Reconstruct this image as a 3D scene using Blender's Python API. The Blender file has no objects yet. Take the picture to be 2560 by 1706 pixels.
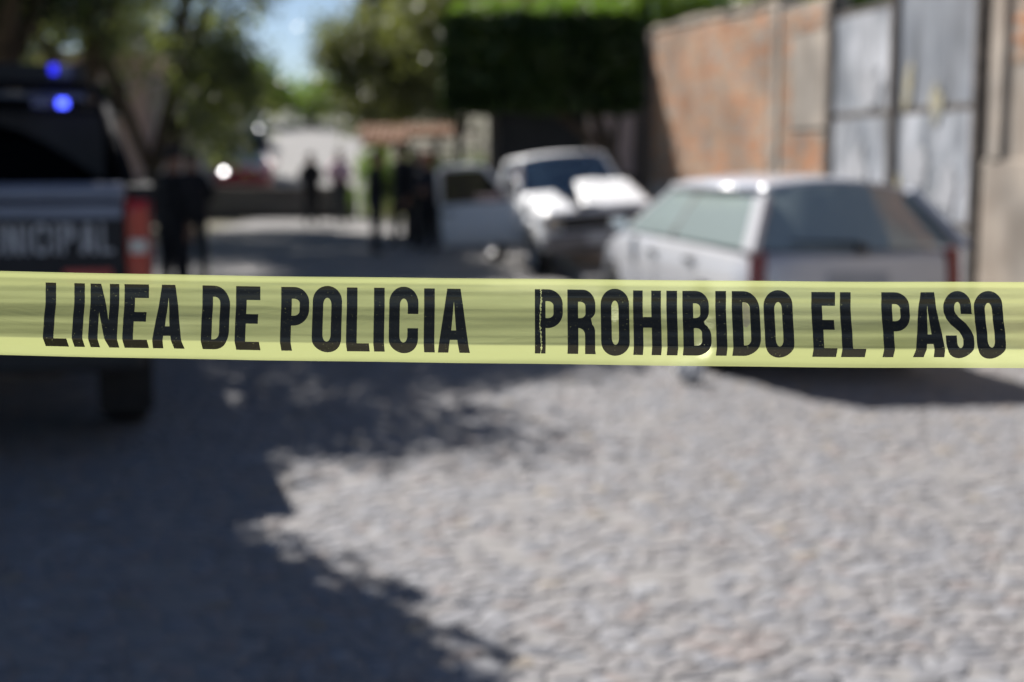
import bpy, bmesh, math, random
import numpy as np
from mathutils import Vector, Matrix, geometry
R = math.radians
scene = bpy.context.scene
COL = scene.collection
random.seed(7)
rng = np.random.default_rng(7)

# ------------------------------------------------------------ camera, sky, sun, exposure
CAM_H = 1.58
cam_data = bpy.data.cameras.new('camera')
cam_data.lens = 50.0
cam_data.sensor_width = 36.0
cam_data.clip_start = 0.05
cam_data.clip_end = 3000
cam_data.dof.use_dof = True
cam_data.dof.focus_distance = 1.272
cam_data.dof.aperture_fstop = 3.3
camera = bpy.data.objects.new('camera', cam_data)
COL.objects.link(camera)
camera.location = (0, 0, CAM_H)
camera.rotation_euler = (R(90 - 7.39), 0, 0)
scene.camera = camera

SUN_EL, SUN_AZ = R(43), R(-36)          # azimuth clockwise from +Y
world = bpy.data.worlds.new('World')
scene.world = world
world.use_nodes = True
nt = world.node_tree
nt.nodes.clear()
sky = nt.nodes.new('ShaderNodeTexSky')
sky.sky_type = 'NISHITA'
sky.sun_disc = False
sky.sun_elevation = SUN_EL
sky.sun_rotation = SUN_AZ
sky.air_density = 0.85
sky.altitude = 1600
sky.dust_density = 1.3
sky.ozone_density = 2.0
bg = nt.nodes.new('ShaderNodeBackground')
bg.inputs[1].default_value = 0.05
wo = nt.nodes.new('ShaderNodeOutputWorld')
nt.links.new(sky.outputs[0], bg.inputs[0])
nt.links.new(bg.outputs[0], wo.inputs[0])
sun_data = bpy.data.lights.new('sun', 'SUN')
sun_data.energy = 5.0
sun_data.angle = R(0.53)
sun_data.color = (1.0, 0.955, 0.90)
sun = bpy.data.objects.new('sun', sun_data)
COL.objects.link(sun)
SUNV = Vector((math.sin(SUN_AZ) * math.cos(SUN_EL), math.cos(SUN_AZ) * math.cos(SUN_EL), math.sin(SUN_EL)))
sun.rotation_euler = SUNV.to_track_quat('Z', 'Y').to_euler()
sun.location = (-20, 20, 30)
scene.view_settings.view_transform = 'Standard'
scene.view_settings.look = 'None'
scene.view_settings.exposure = 0.9
scene.view_settings.gamma = 1.0
scene.render.engine = 'CYCLES'
scene.cycles.use_denoising = True
scene.cycles.max_bounces = 8
scene.cycles.transparent_max_bounces = 12
scene.cycles.caustics_reflective = False
scene.cycles.caustics_refractive = False

# ------------------------------------------------------------ materials
def mat(name, col, rough=0.7, metal=0.0, var=0.0, scale=4.0, col2=None, bump=0.0, bscale=30.0,
        sv=None, stain=0.0, coat=0.0, spec=0.5, emit=None, estr=0.0, attr=None, detail=4.0):
    m = bpy.data.materials.new(name)
    m.use_nodes = True
    t = m.node_tree
    b = t.nodes['Principled BSDF']
    b.inputs['Base Color'].default_value = (*col, 1)
    b.inputs['Roughness'].default_value = rough
    b.inputs['Metallic'].default_value = metal
    b.inputs['Coat Weight'].default_value = coat
    b.inputs['Coat Roughness'].default_value = 0.08
    b.inputs['Specular IOR Level'].default_value = spec
    src = None
    tc = t.nodes.new('ShaderNodeTexCoord')
    if var or col2:
        c2 = col2 or tuple(max(0, c * (1 - var)) for c in col)
        c1 = col if col2 else tuple(min(1, c * (1 + var)) for c in col)
        n = t.nodes.new('ShaderNodeTexNoise')
        n.inputs['Scale'].default_value = scale
        n.inputs['Detail'].default_value = detail
        if sv:
            mp = t.nodes.new('ShaderNodeMapping')
            mp.inputs['Scale'].default_value = sv
            t.links.new(tc.outputs['Object'], mp.inputs[0])
            t.links.new(mp.outputs[0], n.inputs['Vector'])
        else:
            t.links.new(tc.outputs['Object'], n.inputs['Vector'])
        r = t.nodes.new('ShaderNodeValToRGB')
        r.color_ramp.elements[0].position = 0.35
        r.color_ramp.elements[1].position = 0.65
        r.color_ramp.elements[0].color = (*c1, 1)
        r.color_ramp.elements[1].color = (*c2, 1)
        t.links.new(n.outputs['Fac'], r.inputs['Fac'])
        src = r.outputs['Color']
    if stain:
        gp_ = t.nodes.new('ShaderNodeNewGeometry')
        n3 = t.nodes.new('ShaderNodeTexNoise')
        n3.inputs['Scale'].default_value = 1.1
        n3.inputs['Detail'].default_value = 7
        t.links.new(gp_.outputs['Position'], n3.inputs['Vector'])
        r3 = t.nodes.new('ShaderNodeValToRGB')
        r3.color_ramp.elements[0].position = .38
        r3.color_ramp.elements[1].position = .62
        r3.color_ramp.elements[0].color = (1 - stain, 1 - stain * .9, 1 - stain * .8, 1)
        r3.color_ramp.elements[1].color = (1.08, 1.08, 1.08, 1)
        t.links.new(n3.outputs['Fac'], r3.inputs['Fac'])
        m3_ = t.nodes.new('ShaderNodeMix')
        m3_.data_type = 'RGBA'
        m3_.blend_type = 'MULTIPLY'
        m3_.inputs[0].default_value = 1.0
        t.links.new(src, m3_.inputs[6])
        t.links.new(r3.outputs['Color'], m3_.inputs[7])
        src = m3_.outputs[2]
    if attr:
        a = t.nodes.new('ShaderNodeAttribute')
        a.attribute_name = attr
        if src:
            mx = t.nodes.new('ShaderNodeMix')
            mx.data_type = 'RGBA'
            mx.blend_type = 'MULTIPLY'
            mx.inputs[0].default_value = 1.0
            t.links.new(src, mx.inputs[6])
            t.links.new(a.outputs['Color'], mx.inputs[7])
            src = mx.outputs[2]
        else:
            src = a.outputs['Color']
    if src:
        t.links.new(src, b.inputs['Base Color'])
    if bump:
        n2 = t.nodes.new('ShaderNodeTexNoise')
        n2.inputs['Scale'].default_value = bscale
        n2.inputs['Detail'].default_value = 6
        t.links.new(tc.outputs['Object'], n2.inputs['Vector'])
        bp = t.nodes.new('ShaderNodeBump')
        bp.inputs['Strength'].default_value = bump
        bp.inputs['Distance'].default_value = 0.02
        t.links.new(n2.outputs['Fac'], bp.inputs['Height'])
        t.links.new(bp.outputs['Normal'], b.inputs['Normal'])
    if emit:
        b.inputs['Emission Color'].default_value = (*emit, 1)
        b.inputs['Emission Strength'].default_value = estr
    return m

def leaf_mat(name, c1, c2, trans=0.4, scale=1.2):
    m = bpy.data.materials.new(name)
    m.use_nodes = True
    t = m.node_tree
    t.nodes.clear()
    tc = t.nodes.new('ShaderNodeTexCoord')
    n = t.nodes.new('ShaderNodeTexNoise')
    n.inputs['Scale'].default_value = scale
    t.links.new(tc.outputs['Object'], n.inputs['Vector'])
    r = t.nodes.new('ShaderNodeValToRGB')
    r.color_ramp.elements[0].position = 0.35
    r.color_ramp.elements[1].position = 0.68
    r.color_ramp.elements[0].color = (*c1, 1)
    r.color_ramp.elements[1].color = (*c2, 1)
    t.links.new(n.outputs['Fac'], r.inputs['Fac'])
    d = t.nodes.new('ShaderNodeBsdfPrincipled')
    d.inputs['Roughness'].default_value = 0.45
    tr = t.nodes.new('ShaderNodeBsdfTranslucent')
    g = t.nodes.new('ShaderNodeMix')
    g.data_type = 'RGBA'
    g.blend_type = 'MULTIPLY'
    g.inputs[0].default_value = 1
    g.inputs[7].default_value = (1.5, 1.6, 0.5, 1)
    mx = t.nodes.new('ShaderNodeMixShader')
    mx.inputs[0].default_value = trans
    o = t.nodes.new('ShaderNodeOutputMaterial')
    t.links.new(r.outputs['Color'], d.inputs['Base Color'])
    t.links.new(r.outputs['Color'], g.inputs[6])
    t.links.new(g.outputs[2], tr.inputs['Color'])
    t.links.new(d.outputs[0], mx.inputs[1])
    t.links.new(tr.outputs[0], mx.inputs[2])
    t.links.new(mx.outputs[0], o.inputs[0])
    return m

def glass_mat(name, tint, rough=0.02, body=0.0, bodycol=(0.02, 0.02, 0.02), blend=0.35):
    m = bpy.data.materials.new(name)
    m.use_nodes = True
    t = m.node_tree
    t.nodes.clear()
    tp = t.nodes.new('ShaderNodeBsdfTransparent')
    tp.inputs[0].default_value = (*tint, 1)
    gl = t.nodes.new('ShaderNodeBsdfGlossy')
    gl.inputs['Roughness'].default_value = rough
    fr = t.nodes.new('ShaderNodeLayerWeight')
    fr.inputs[0].default_value = blend
    df = t.nodes.new('ShaderNodeBsdfDiffuse')
    df.inputs[0].default_value = (*bodycol, 1)
    m1 = t.nodes.new('ShaderNodeMixShader')
    m1.inputs[0].default_value = body
    m2 = t.nodes.new('ShaderNodeMixShader')
    o = t.nodes.new('ShaderNodeOutputMaterial')
    t.links.new(tp.outputs[0], m1.inputs[1])
    t.links.new(df.outputs[0], m1.inputs[2])
    t.links.new(fr.outputs['Fresnel'], m2.inputs[0])
    t.links.new(m1.outputs[0], m2.inputs[1])
    t.links.new(gl.outputs[0], m2.inputs[2])
    t.links.new(m2.outputs[0], o.inputs[0])
    return m

M = {}
M['stone'] = mat('stone', (0.95, 0.95, 0.95), 0.8, attr='tint', var=0.10, scale=25, bump=0.15, bscale=40)
M['road'] = mat('road_dust', (0.188, 0.182, 0.18), 0.9, col2=(0.23, 0.222, 0.218), scale=5.0, bump=0.6, bscale=8, detail=8)
M['earth'] = mat('earth', (0.15, 0.12, 0.09), 0.95, col2=(0.10, 0.11, 0.06), scale=0.6, bump=0.4, bscale=6)
M['asphalt'] = mat('pale_road', (0.20, 0.195, 0.19), 0.9, var=0.1, scale=1.5)
M['concrete'] = mat('concrete', (0.36, 0.345, 0.33), 0.85, var=0.15, scale=3, bump=0.3)
M['concrete_dark'] = mat('concrete_dark', (0.14, 0.125, 0.115), 0.9, var=0.2, scale=2, bump=0.3)
M['plaster'] = mat('plaster', (0.44, 0.38, 0.32), 0.9, stain=0.32, col2=(0.32, 0.265, 0.215), scale=2.2, bump=0.3, bscale=15)
M['mortar'] = mat('mortar', (0.40, 0.335, 0.27), 0.95, stain=0.32, var=0.2, scale=5, bump=0.4)
M['brick_a'] = mat('brick_orange', (0.47, 0.23, 0.12), 0.9, stain=0.32, var=0.18, scale=9, bump=0.4)
M['brick_b'] = mat('brick_tan', (0.45, 0.295, 0.195), 0.9, stain=0.32, var=0.15, scale=9, bump=0.4)
M['brick_c'] = mat('brick_grey', (0.36, 0.285, 0.23), 0.9, stain=0.32, var=0.15, scale=9, bump=0.4)
M['sheet'] = mat('galvanised_sheet', (0.175, 0.185, 0.205), 0.6, stain=0.3, metal=0.15, col2=(0.34, 0.36, 0.40), sv=(1, 1, .35), scale=2.4, bump=0.15, bscale=10, detail=8)
M['sheet_w'] = mat('whitewashed_sheet', (0.20, 0.215, 0.24), 0.65, stain=0.35, metal=0.1, col2=(0.58, 0.595, 0.64), sv=(1, 1, .4), scale=3.4, bump=0.15, bscale=10, detail=8)
M['yellow_paint'] = mat('old_yellow_paint', (0.42, 0.36, 0.19), 0.8, col2=(0.30, 0.31, 0.30), scale=9)
M['rust'] = mat('rusty_steel', (0.11, 0.095, 0.085), 0.8, metal=0.3, var=0.3, scale=8)
M['white_paint'] = mat('white_car_paint', (0.74, 0.75, 0.77), 0.5, var=0.03, scale=2, coat=0.15)
M['silver_paint'] = mat('silver_car_paint', (0.58, 0.59, 0.63), 0.28, metal=0.1, var=0.05, scale=2, coat=0.7)
M['navy_paint'] = mat('navy_car_paint', (0.007, 0.009, 0.018), 0.45, var=0.2, scale=2, coat=0.12, spec=0.3)
M['black_plastic'] = mat('black_plastic', (0.018, 0.018, 0.02), 0.6, var=0.2, scale=6)
M['black_tube'] = mat('black_tube', (0.010, 0.010, 0.012), 0.8, var=0.2, scale=6, spec=0.15)
M['rubber'] = mat('rubber', (0.018, 0.017, 0.017), 0.85, var=0.25, scale=12)
M['rim'] = mat('steel_rim', (0.45, 0.45, 0.46), 0.4, metal=0.7, var=0.15, scale=5)
M['chrome'] = mat('chrome', (0.85, 0.85, 0.86), 0.13, metal=1.0, var=0.03, scale=5)
M['bumper_grey'] = mat('grey_bumper', (0.16, 0.155, 0.165), 0.5, metal=0.3, var=0.15, scale=4)
M['red_lens'] = mat('red_lens', (0.42, 0.012, 0.008), 0.2, var=0.1, scale=8, coat=0.6)
M['dark_red_lens'] = mat('dark_red_lens', (0.20, 0.008, 0.008), 0.25, var=0.1, scale=8, coat=0.6)
M['clear_lens'] = mat('clear_lens', (0.6, 0.6, 0.58), 0.15, var=0.1, scale=8, coat=0.8)
M['amber_lens'] = mat('amber_lens', (0.55, 0.36, 0.12), 0.2, var=0.1, scale=8, coat=0.8)
M['silver_strip'] = mat('brushed_strip', (0.16, 0.18, 0.25), 0.35, metal=0.6, var=0.06, scale=5)
M['white_vinyl'] = mat('white_vinyl', (0.42, 0.43, 0.46), 0.55, var=0.08, scale=6)
M['red_vinyl'] = mat('red_reflector', (0.50, 0.08, 0.07), 0.4, var=0.1, scale=6)
M['blue_lamp'] = mat('lit_blue_lamp', (0.02, 0.03, 0.4), 0.2, var=0.1, scale=5, emit=(0.02, 0.02, 1.0), estr=0.9)
M['blue_lamp_b'] = mat('bright_blue_lamp', (0.02, 0.03, 0.4), 0.2, var=0.1, scale=5, emit=(0.06, 0.09, 1.0), estr=3.0)
M['glint_glow'] = mat('glint_emitter', (.8, .8, .8), 0.2, var=0.05, scale=5, emit=(1, .96, .95), estr=8.5)  # glow added for the glints on the far cars, not a working lamp
M['blue_lens'] = mat('dark_blue_lens', (0.01, 0.01, 0.16), 0.2, var=0.1, scale=5, coat=0.5)
M['seat_cloth'] = mat('seat_cloth', (0.10, 0.11, 0.115), 0.9, var=0.2, scale=10)
M['interior'] = mat('car_interior', (0.12, 0.13, 0.13), 0.8, var=0.2, scale=4)
M['engine'] = mat('engine_bay', (0.03, 0.028, 0.027), 0.7, var=0.4, scale=8)
M['glass'] = glass_mat('dusty_sky_glass', (0.80, 0.92, 0.90), 0.05, 0.50, (0.58, 0.70, 0.71), 0.6)  # bluish dust colour, also standing in for sky reflected in the glass
M['glass_dark'] = glass_mat('tinted_glass', (0.05, 0.055, 0.06), 0.02, 0.0, (0, 0, 0), 0.12)
M['glass_blue'] = glass_mat('windscreen_glass', (0.25, 0.35, 0.45), 0.03, 0.3, (0.16, 0.28, 0.42), 0.6)  # blue body colour painted in for the sky the windscreen reflects
M['bark'] = mat('bark', (0.075, 0.055, 0.042), 0.95, var=0.35, scale=6, bump=0.6, bscale=14)
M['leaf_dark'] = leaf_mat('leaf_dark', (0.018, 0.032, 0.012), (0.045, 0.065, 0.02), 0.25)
M['leaf_olive'] = leaf_mat('leaf_olive', (0.095, 0.105, 0.065), (0.165, 0.17, 0.11), 0.42)
M['leaf_green'] = leaf_mat('leaf_green', (0.08, 0.14, 0.03), (0.16, 0.22, 0.06), 0.45)
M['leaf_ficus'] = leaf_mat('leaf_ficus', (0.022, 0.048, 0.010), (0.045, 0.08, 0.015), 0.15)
M['leaf_shoot'] = leaf_mat('leaf_shoot', (0.10, 0.175, 0.028), (0.16, 0.23, 0.05), 0.45)
M['leaf_grey'] = leaf_mat('leaf_grey', (0.13, 0.15, 0.105), (0.23, 0.25, 0.18), 0.5)
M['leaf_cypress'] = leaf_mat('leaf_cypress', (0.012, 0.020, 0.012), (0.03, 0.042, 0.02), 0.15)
M['hill'] = mat('hill_scrub', (0.06, 0.075, 0.06), 0.95, var=0.3, scale=0.03)
M['pink_plaster'] = mat('pink_plaster', (0.52, 0.37, 0.34), 0.9, var=0.1, scale=2)
M['cream_plaster'] = mat('cream_plaster', (0.62, 0.56, 0.54), 0.9, var=0.08, scale=2)
M['brown_plaster'] = mat('brown_plaster', (0.10, 0.075, 0.065), 0.9, var=0.2, scale=2)
M['dark_steel'] = mat('dark_steel', (0.03, 0.03, 0.035), 0.5, metal=0.4, var=0.2, scale=3)
M['tile'] = mat('clay_tile', (0.27, 0.125, 0.055), 0.85, var=0.4, scale=5)
M['grey_bar'] = mat('grey_bar', (0.22, 0.22, 0.23), 0.6, metal=0.3, var=0.15, scale=5)
M['skin'] = mat('skin', (0.28, 0.15, 0.10), 0.55, var=0.08, scale=9)
M['cloth_black'] = mat('cloth_black', (0.010, 0.010, 0.013), 0.9, var=0.3, scale=9)
M['cloth_navy'] = mat('cloth_navy', (0.012, 0.014, 0.025), 0.9, var=0.3, scale=9)
M['cloth_pink'] = mat('cloth_pink', (0.80, 0.55, 0.66), 0.9, var=0.12, scale=9)
M['cloth_grey'] = mat('cloth_grey', (0.045, 0.05, 0.055), 0.9, var=0.2, scale=9)
M['cloth_red'] = mat('cloth_red', (0.22, 0.03, 0.025), 0.9, var=0.2, scale=9)
M['hair'] = mat('hair', (0.012, 0.009, 0.008), 0.6, var=0.3, scale=30)
M['boot'] = mat('boot_leather', (0.012, 0.012, 0.012), 0.5, var=0.2, scale=12)
M['eye'] = mat('eye', (0.3, 0.3, 0.3), 0.3, var=0.05, scale=30)
M['red_paint'] = mat('red_car_paint', (0.38, 0.03, 0.05), 0.35, var=0.06, scale=2, coat=0.6)
M['blue_paint'] = mat('blue_car_paint', (0.05, 0.12, 0.26), 0.35, var=0.06, scale=2, coat=0.6)
M['bag'] = mat('plastic_bag', (0.75, 0.76, 0.77), 0.5, var=0.06, scale=8)

# ------------------------------------------------------------ mesh helpers
class MB:
    def __init__(s):
        s.v, s.f, s.c = [], [], []
    def add(s, v, f):
        n = len(s.v)
        s.v += [tuple(p) for p in v]
        s.f += [tuple(i + n for i in q) for q in f]
        return s
    def box(s, c, d, rot=None):
        h = [x / 2 for x in d]
        v = [Vector((sx * h[0], sy * h[1], sz * h[2])) for sx in (-1, 1) for sy in (-1, 1) for sz in (-1, 1)]
        if rot:
            m = rot if isinstance(rot, Matrix) else Matrix.Rotation(rot[2], 3, 'Z') @ Matrix.Rotation(rot[1], 3, 'Y') @ Matrix.Rotation(rot[0], 3, 'X')
            v = [m @ p for p in v]
        v = [p + Vector(c) for p in v]
        return s.add(v, [(0, 1, 3, 2), (4, 6, 7, 5), (0, 4, 5, 1), (2, 3, 7, 6), (0, 2, 6, 4), (1, 5, 7, 3)])
    def tube(s, pts, rad, n=8, cap=True):
        pts = [Vector(p) for p in pts]
        if not isinstance(rad, (list, tuple)):
            rad = [rad] * len(pts)
        vv, ff = [], []
        up = Vector((0.02, 0.03, 1))
        for i, p in enumerate(pts):
            a = pts[max(0, i - 1)]
            b = pts[min(len(pts) - 1, i + 1)]
            d = (b - a).normalized()
            x = d.cross(up)
            if x.length < 0.05:
                x = d.cross(Vector((1, 0, 0)))
            x.normalize()
            y = x.cross(d)
            for k in range(n):
                t = 2 * math.pi * k / n
                vv.append(p + (x * math.cos(t) + y * math.sin(t)) * rad[i])
        for i in range(len(pts) - 1):
            for k in range(n):
                k2 = (k + 1) % n
                ff.append((i * n + k, i * n + k2, (i + 1) * n + k2, (i + 1) * n + k))
        if cap:
            ff.append(tuple(range(n))[::-1])
            ff.append(tuple((len(pts) - 1) * n + k for k in range(n)))
        return s.add(vv, ff)
    def grid(s, fn, nu, nv):
        vv = [fn(i / nu, j / nv) for i in range(nu + 1) for j in range(nv + 1)]
        ff = [(i * (nv + 1) + j, (i + 1) * (nv + 1) + j, (i + 1) * (nv + 1) + j + 1, i * (nv + 1) + j + 1)
              for i in range(nu) for j in range(nv)]
        return s.add(vv, ff)
    def lathe(s, prof, n=24, axis='x', c=(0, 0, 0)):
        vv, ff = [], []
        for (r, h) in prof:
            for k in range(n):
                t = 2 * math.pi * k / n
                a, b = r * math.cos(t), r * math.sin(t)
                p = (h, a, b) if axis == 'x' else ((a, b, h) if axis == 'z' else (a, h, b))
                vv.append((p[0] + c[0], p[1] + c[1], p[2] + c[2]))
        for i in range(len(prof) - 1):
            for k in range(n):
                k2 = (k + 1) % n
                ff.append((i * n + k, i * n + k2, (i + 1) * n + k2, (i + 1) * n + k))
        return s.add(vv, ff)
    def build(s, name, m, parent=None, smooth=False, bevel=0.0, solid=0.0, loc=(0, 0, 0), rot=(0, 0, 0), recalc=True, sub=0):
        me = bpy.data.meshes.new(name)
        me.from_pydata([tuple(p) for p in s.v], [], s.f)
        if recalc:
            b = bmesh.new()
            b.from_mesh(me)
            bmesh.ops.recalc_face_normals(b, faces=b.faces)
            b.to_mesh(me)
            b.free()
        return link(name, me, m, parent, smooth, bevel, solid, loc, rot, sub)

def link(name, me, m, parent=None, smooth=False, bevel=0.0, solid=0.0, loc=(0, 0, 0), rot=(0, 0, 0), sub=0):
    o = bpy.data.objects.new(name, me)
    if m is not None:
        me.materials.append(M[m] if isinstance(m, str) else m)
    if smooth:
        me.polygons.foreach_set('use_smooth', [True] * len(me.polygons))
    if solid:
        md = o.modifiers.new('solid', 'SOLIDIFY')
        md.thickness = solid
        md.offset = -1
    if bevel:
        md = o.modifiers.new('bevel', 'BEVEL')
        md.width = bevel
        md.segments = 2
        md.limit_method = 'ANGLE'
    if sub:
        md = o.modifiers.new('sub', 'SUBSURF')
        md.levels = md.render_levels = sub
    o.parent = parent
    o.location = loc
    o.rotation_euler = rot
    COL.objects.link(o)
    return o

def tag(o, label=None, cat=None, group=None, kind=None):
    if label: o['label'] = label
    if cat: o['category'] = cat
    if group: o['group'] = group
    if kind: o['kind'] = kind
    return o

def thing(name, label, cat, loc=(0, 0, 0), rz=0.0, group=None, rot=None):
    o = bpy.data.objects.new(name, None)
    o.empty_display_size = 0.2
    COL.objects.link(o)
    o.location = loc
    o.rotation_euler = rot or (0, 0, rz)
    return tag(o, label, cat, group)

def sm(a, b, x):
    t = min(1.0, max(0.0, (x - a) / (b - a)))
    return t * t * (3 - 2 * t)

def lerp(tab, x):
    if x <= tab[0][0]: return tab[0][1]
    for (x0, y0), (x1, y1) in zip(tab, tab[1:]):
        if x <= x1:
            return y0 + (y1 - y0) * (x - x0) / (x1 - x0)
    return tab[-1][1]

# ------------------------------------------------------------ ground, road, stones, hills
WALL_T = 0.153                                        # the right-hand wall drifts left as the street recedes
def wall_x(y): return 3.25 + WALL_T * (18 - y)

g = MB()
g.grid(lambda u, v: (-900 + 1800 * u, -40 + 1600 * v, -0.06), 12, 12)
tag(g.build('ground', 'earth'), kind='structure')
def road_z(y): return -0.0145 + 0.0145 * sm(12.0, 14.0, y)
rd = MB()
ys = [-6, 0, 4, 8, 11, 12, 12.5, 13, 13.5, 14, 20, 26, 32, 36.6]
for a, b in zip(ys, ys[1:]):
    rd.add([(-6.5, a, road_z(a)), (wall_x(a) + 0.3, a, road_z(a)), (wall_x(b) + 0.3, b, road_z(b)), (-6.5, b, road_z(b))], [(0, 1, 2, 3)])
road = tag(rd.build('road', 'road'), kind='structure')

def clip_cell(poly, px, py, qx, qy):
    mx, my, nx, ny = (px + qx) / 2, (py + qy) / 2, qx - px, qy - py
    out = []
    d = [(x - mx) * nx + (y - my) * ny for x, y in poly]
    for i in range(len(poly)):
        j = (i + 1) % len(poly)
        if d[i] <= 0: out.append(poly[i])
        if d[i] * d[j] < 0:
            t = d[i] / (d[i] - d[j])
            out.append((poly[i][0] + t * (poly[j][0] - poly[i][0]), poly[i][1] + t * (poly[j][1] - poly[i][1])))
    return out

PITCH = 0.076
pts = {}
NY0, NY1 = int(3.3 / PITCH), int(12.5 / PITCH)
for j in range(NY0, NY1):
    y = j * PITCH
    lim = 0.38 * y + 0.7
    for i in range(int(-lim / PITCH), int(lim / PITCH) + 1):
        off = 0.5 * (j % 2)
        if random.random() < .22: continue
        pts[(i, j)] = ((i + off + random.uniform(-.45, .45)) * PITCH, (j + random.uniform(-.45, .45)) * PITCH)
STONE_TINTS = [((0.32, 0.305, 0.30), 6), ((0.28, 0.28, 0.295), 4), ((0.345, 0.32, 0.305), 4), ((0.335, 0.335, 0.35), 3),
               ((0.34, 0.285, 0.26), 1.2), ((0.37, 0.31, 0.235), 0.5), ((0.22, 0.215, 0.22), 0.9), ((0.46, 0.46, 0.47), 0.35)]
def stone_geo(cx, cy, poly):
    n = len(poly)
    h = random.uniform(-0.0105, -0.0055)
    tx, ty = random.uniform(-.045, .045), random.uniform(-.045, .045)
    v = []
    for s, z in ((0.97, -0.026), (0.90, h - 0.003), (0.66, h)):
        for (x, y) in poly:
            dx, dy = (x - cx) * s, (y - cy) * s
            v.append((cx + dx, cy + dy, z + (dx * tx + dy * ty if z > -0.02 else 0)))
    v.append((cx, cy, h + 0.004))
    f = []
    for r in range(2):
        for i in range(n):
            j = (i + 1) % n
            f.append((r * n + i, r * n + j, (r + 1) * n + j, (r + 1) * n + i))
    f += [(2 * n + i, 2 * n + (i + 1) % n, 3 * n) for i in range(n)]
    base = random.choices([t for t, w in STONE_TINTS], [w for t, w in STONE_TINTS])[0]
    k = random.uniform(0.92, 1.08)
    return v, f, tuple((c * .8 + g_ * .2) * k * .68 * w_ for c, g_, w_ in zip(base, (.31, .303, .30), (.985, 1.0, 1.035)))
stones = []
for (i, j), (px, py) in pts.items():
    if px > wall_x(py) - 0.3: continue
    if random.random() < 0.06 + .22 * (math.sin(px * 1.9 + 1) * math.sin(py * 1.3 + px) > .55): continue
    q = [(px - .12, py - .12), (px + .12, py - .12), (px + .12, py + .12), (px - .12, py + .12)]
    for di in (-2, -1, 0, 1, 2):
        for dj in (-2, -1, 0, 1, 2):
            if (di or dj) and (i + di, j + dj) in pts:
                q = clip_cell(q, px, py, *pts[(i + di, j + dj)])
    if len(q) >= 4:
        stones.append((px, py, q))
stones.sort(key=lambda s: (s[1] < 3.95 or abs(s[0]) > 0.36 * s[1] + 0.05, s[1]))
def set_tint(me, cols):
    a = me.color_attributes.new('tint', 'FLOAT_COLOR', 'CORNER')
    buf = []
    for p, c in zip(me.polygons, cols):
        buf += [c[0], c[1], c[2], 1.0] * p.loop_total
    a.data.foreach_set('color', buf)
for (px, py, q) in stones[:300]:
    v, f, c = stone_geo(px, py, q)
    me = bpy.data.meshes.new('cobblestone')
    me.from_pydata([(a - px, b - py, z) for a, b, z in v], [], f)
    set_tint(me, [c] * len(f))
    link('cobblestone', me, 'stone', road, smooth=True, loc=(px, py, 0))
sv, sf, sc = [], [], []
for (px, py, q) in stones[300:]:
    v, f, c = stone_geo(px, py, q)
    n = len(sv)
    sv += v
    sf += [tuple(i + n for i in t) for t in f]
    sc += [c] * len(f)
me = bpy.data.meshes.new('cobblestones')
me.from_pydata(sv, [], sf)
set_tint(me, sc)
tag(link('cobblestones', me, 'stone', road, smooth=True), kind='stuff')

hl = MB()
def ridge(u, v):
    x = -420 + 700 * u
    h = 40 + 16 * math.sin(u * 9 + 1) + 9 * math.sin(u * 23) + 4 * math.sin(u * 57)
    return (x, 430 + 220 * v, -1 + h * math.sin(math.pi * min(1, v * 1.2 + 0.0)) * 0.95 + (random.uniform(-1.5, 1.5) if 0 < v < 1 else 0))
hl.grid(ridge, 70, 10)
tag(hl.build('hills', 'hill', smooth=True), kind='structure')

# the side street climbing away behind the low wall
hr = MB()
def hill_z(y): return max(0.0, (y - 38.0)) * 0.088
def climb(u, v):
    y = 37.2 + 50 * v
    cx = -6.2 - 0.14 * (y - 40)
    w = 3.4
    return (cx - w + 2 * w * u, y, -0.02 + hill_z(y))
hr.grid(climb, 2, 14)
tag(hr.build('climbing_road', 'asphalt'), kind='structure')
vb = MB()
vb.grid(lambda u, v: (-60 + 120 * u, 37.0 + 90 * v, -0.055 + 0.98 * hill_z(37.0 + 90 * v) - 0.05), 8, 14)
tag(vb.build('bank', 'earth'), kind='structure')
M['grass'] = mat('dry_grass', (0.15, 0.19, 0.055), 0.9, col2=(0.23, 0.22, 0.09), scale=1.5, bump=0.6, bscale=18)
lawn = MB()
lawn.grid(lambda u, v: (-3.9 + 4.6 * u, 36.2 + 6.5 * v, .02 + 1.25 * v + .08 * math.sin(u * 9) * v), 10, 8)
tag(lawn.build('grass_bank', 'grass', smooth=True), kind='structure')
gv, gf = [], []
for k in range(6000):
    u, v = random.random(), random.random()
    x, y, z = -3.9 + 4.6 * u, 36.2 + 6.5 * v, .02 + 1.25 * v
    a, hh = random.uniform(0, 6.28), random.uniform(.08, .22)
    n_ = len(gv)
    gv += [(x - .02 * math.cos(a), y - .02 * math.sin(a), z - .02), (x + .02 * math.cos(a), y + .02 * math.sin(a), z - .02), (x + random.uniform(-.06, .06), y + random.uniform(-.06, .06), z + hh)]
    gf.append((n_, n_ + 1, n_ + 2))
gm_ = MB(); gm_.v, gm_.f = gv, gf
tag(gm_.build('grass', 'grass', recalc=False), 'tufted dry green grass on the bank beside the low wall', 'grass', kind='stuff')
pv = MB()
pv.add([(0.90, 17.5, 0), (wall_x(17.5), 17.5, 0), (wall_x(27.6), 27.6, 0), (0.45, 27.6, 0),
        (0.90, 17.5, .11), (wall_x(17.5), 17.5, .11), (wall_x(27.6), 27.6, .11), (0.45, 27.6, .11)],
       [(4, 5, 6, 7), (0, 1, 5, 4), (3, 0, 4, 7), (2, 3, 7, 6)])
tag(pv.build('pavement', 'concrete', bevel=0.015), kind='structure')

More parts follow.
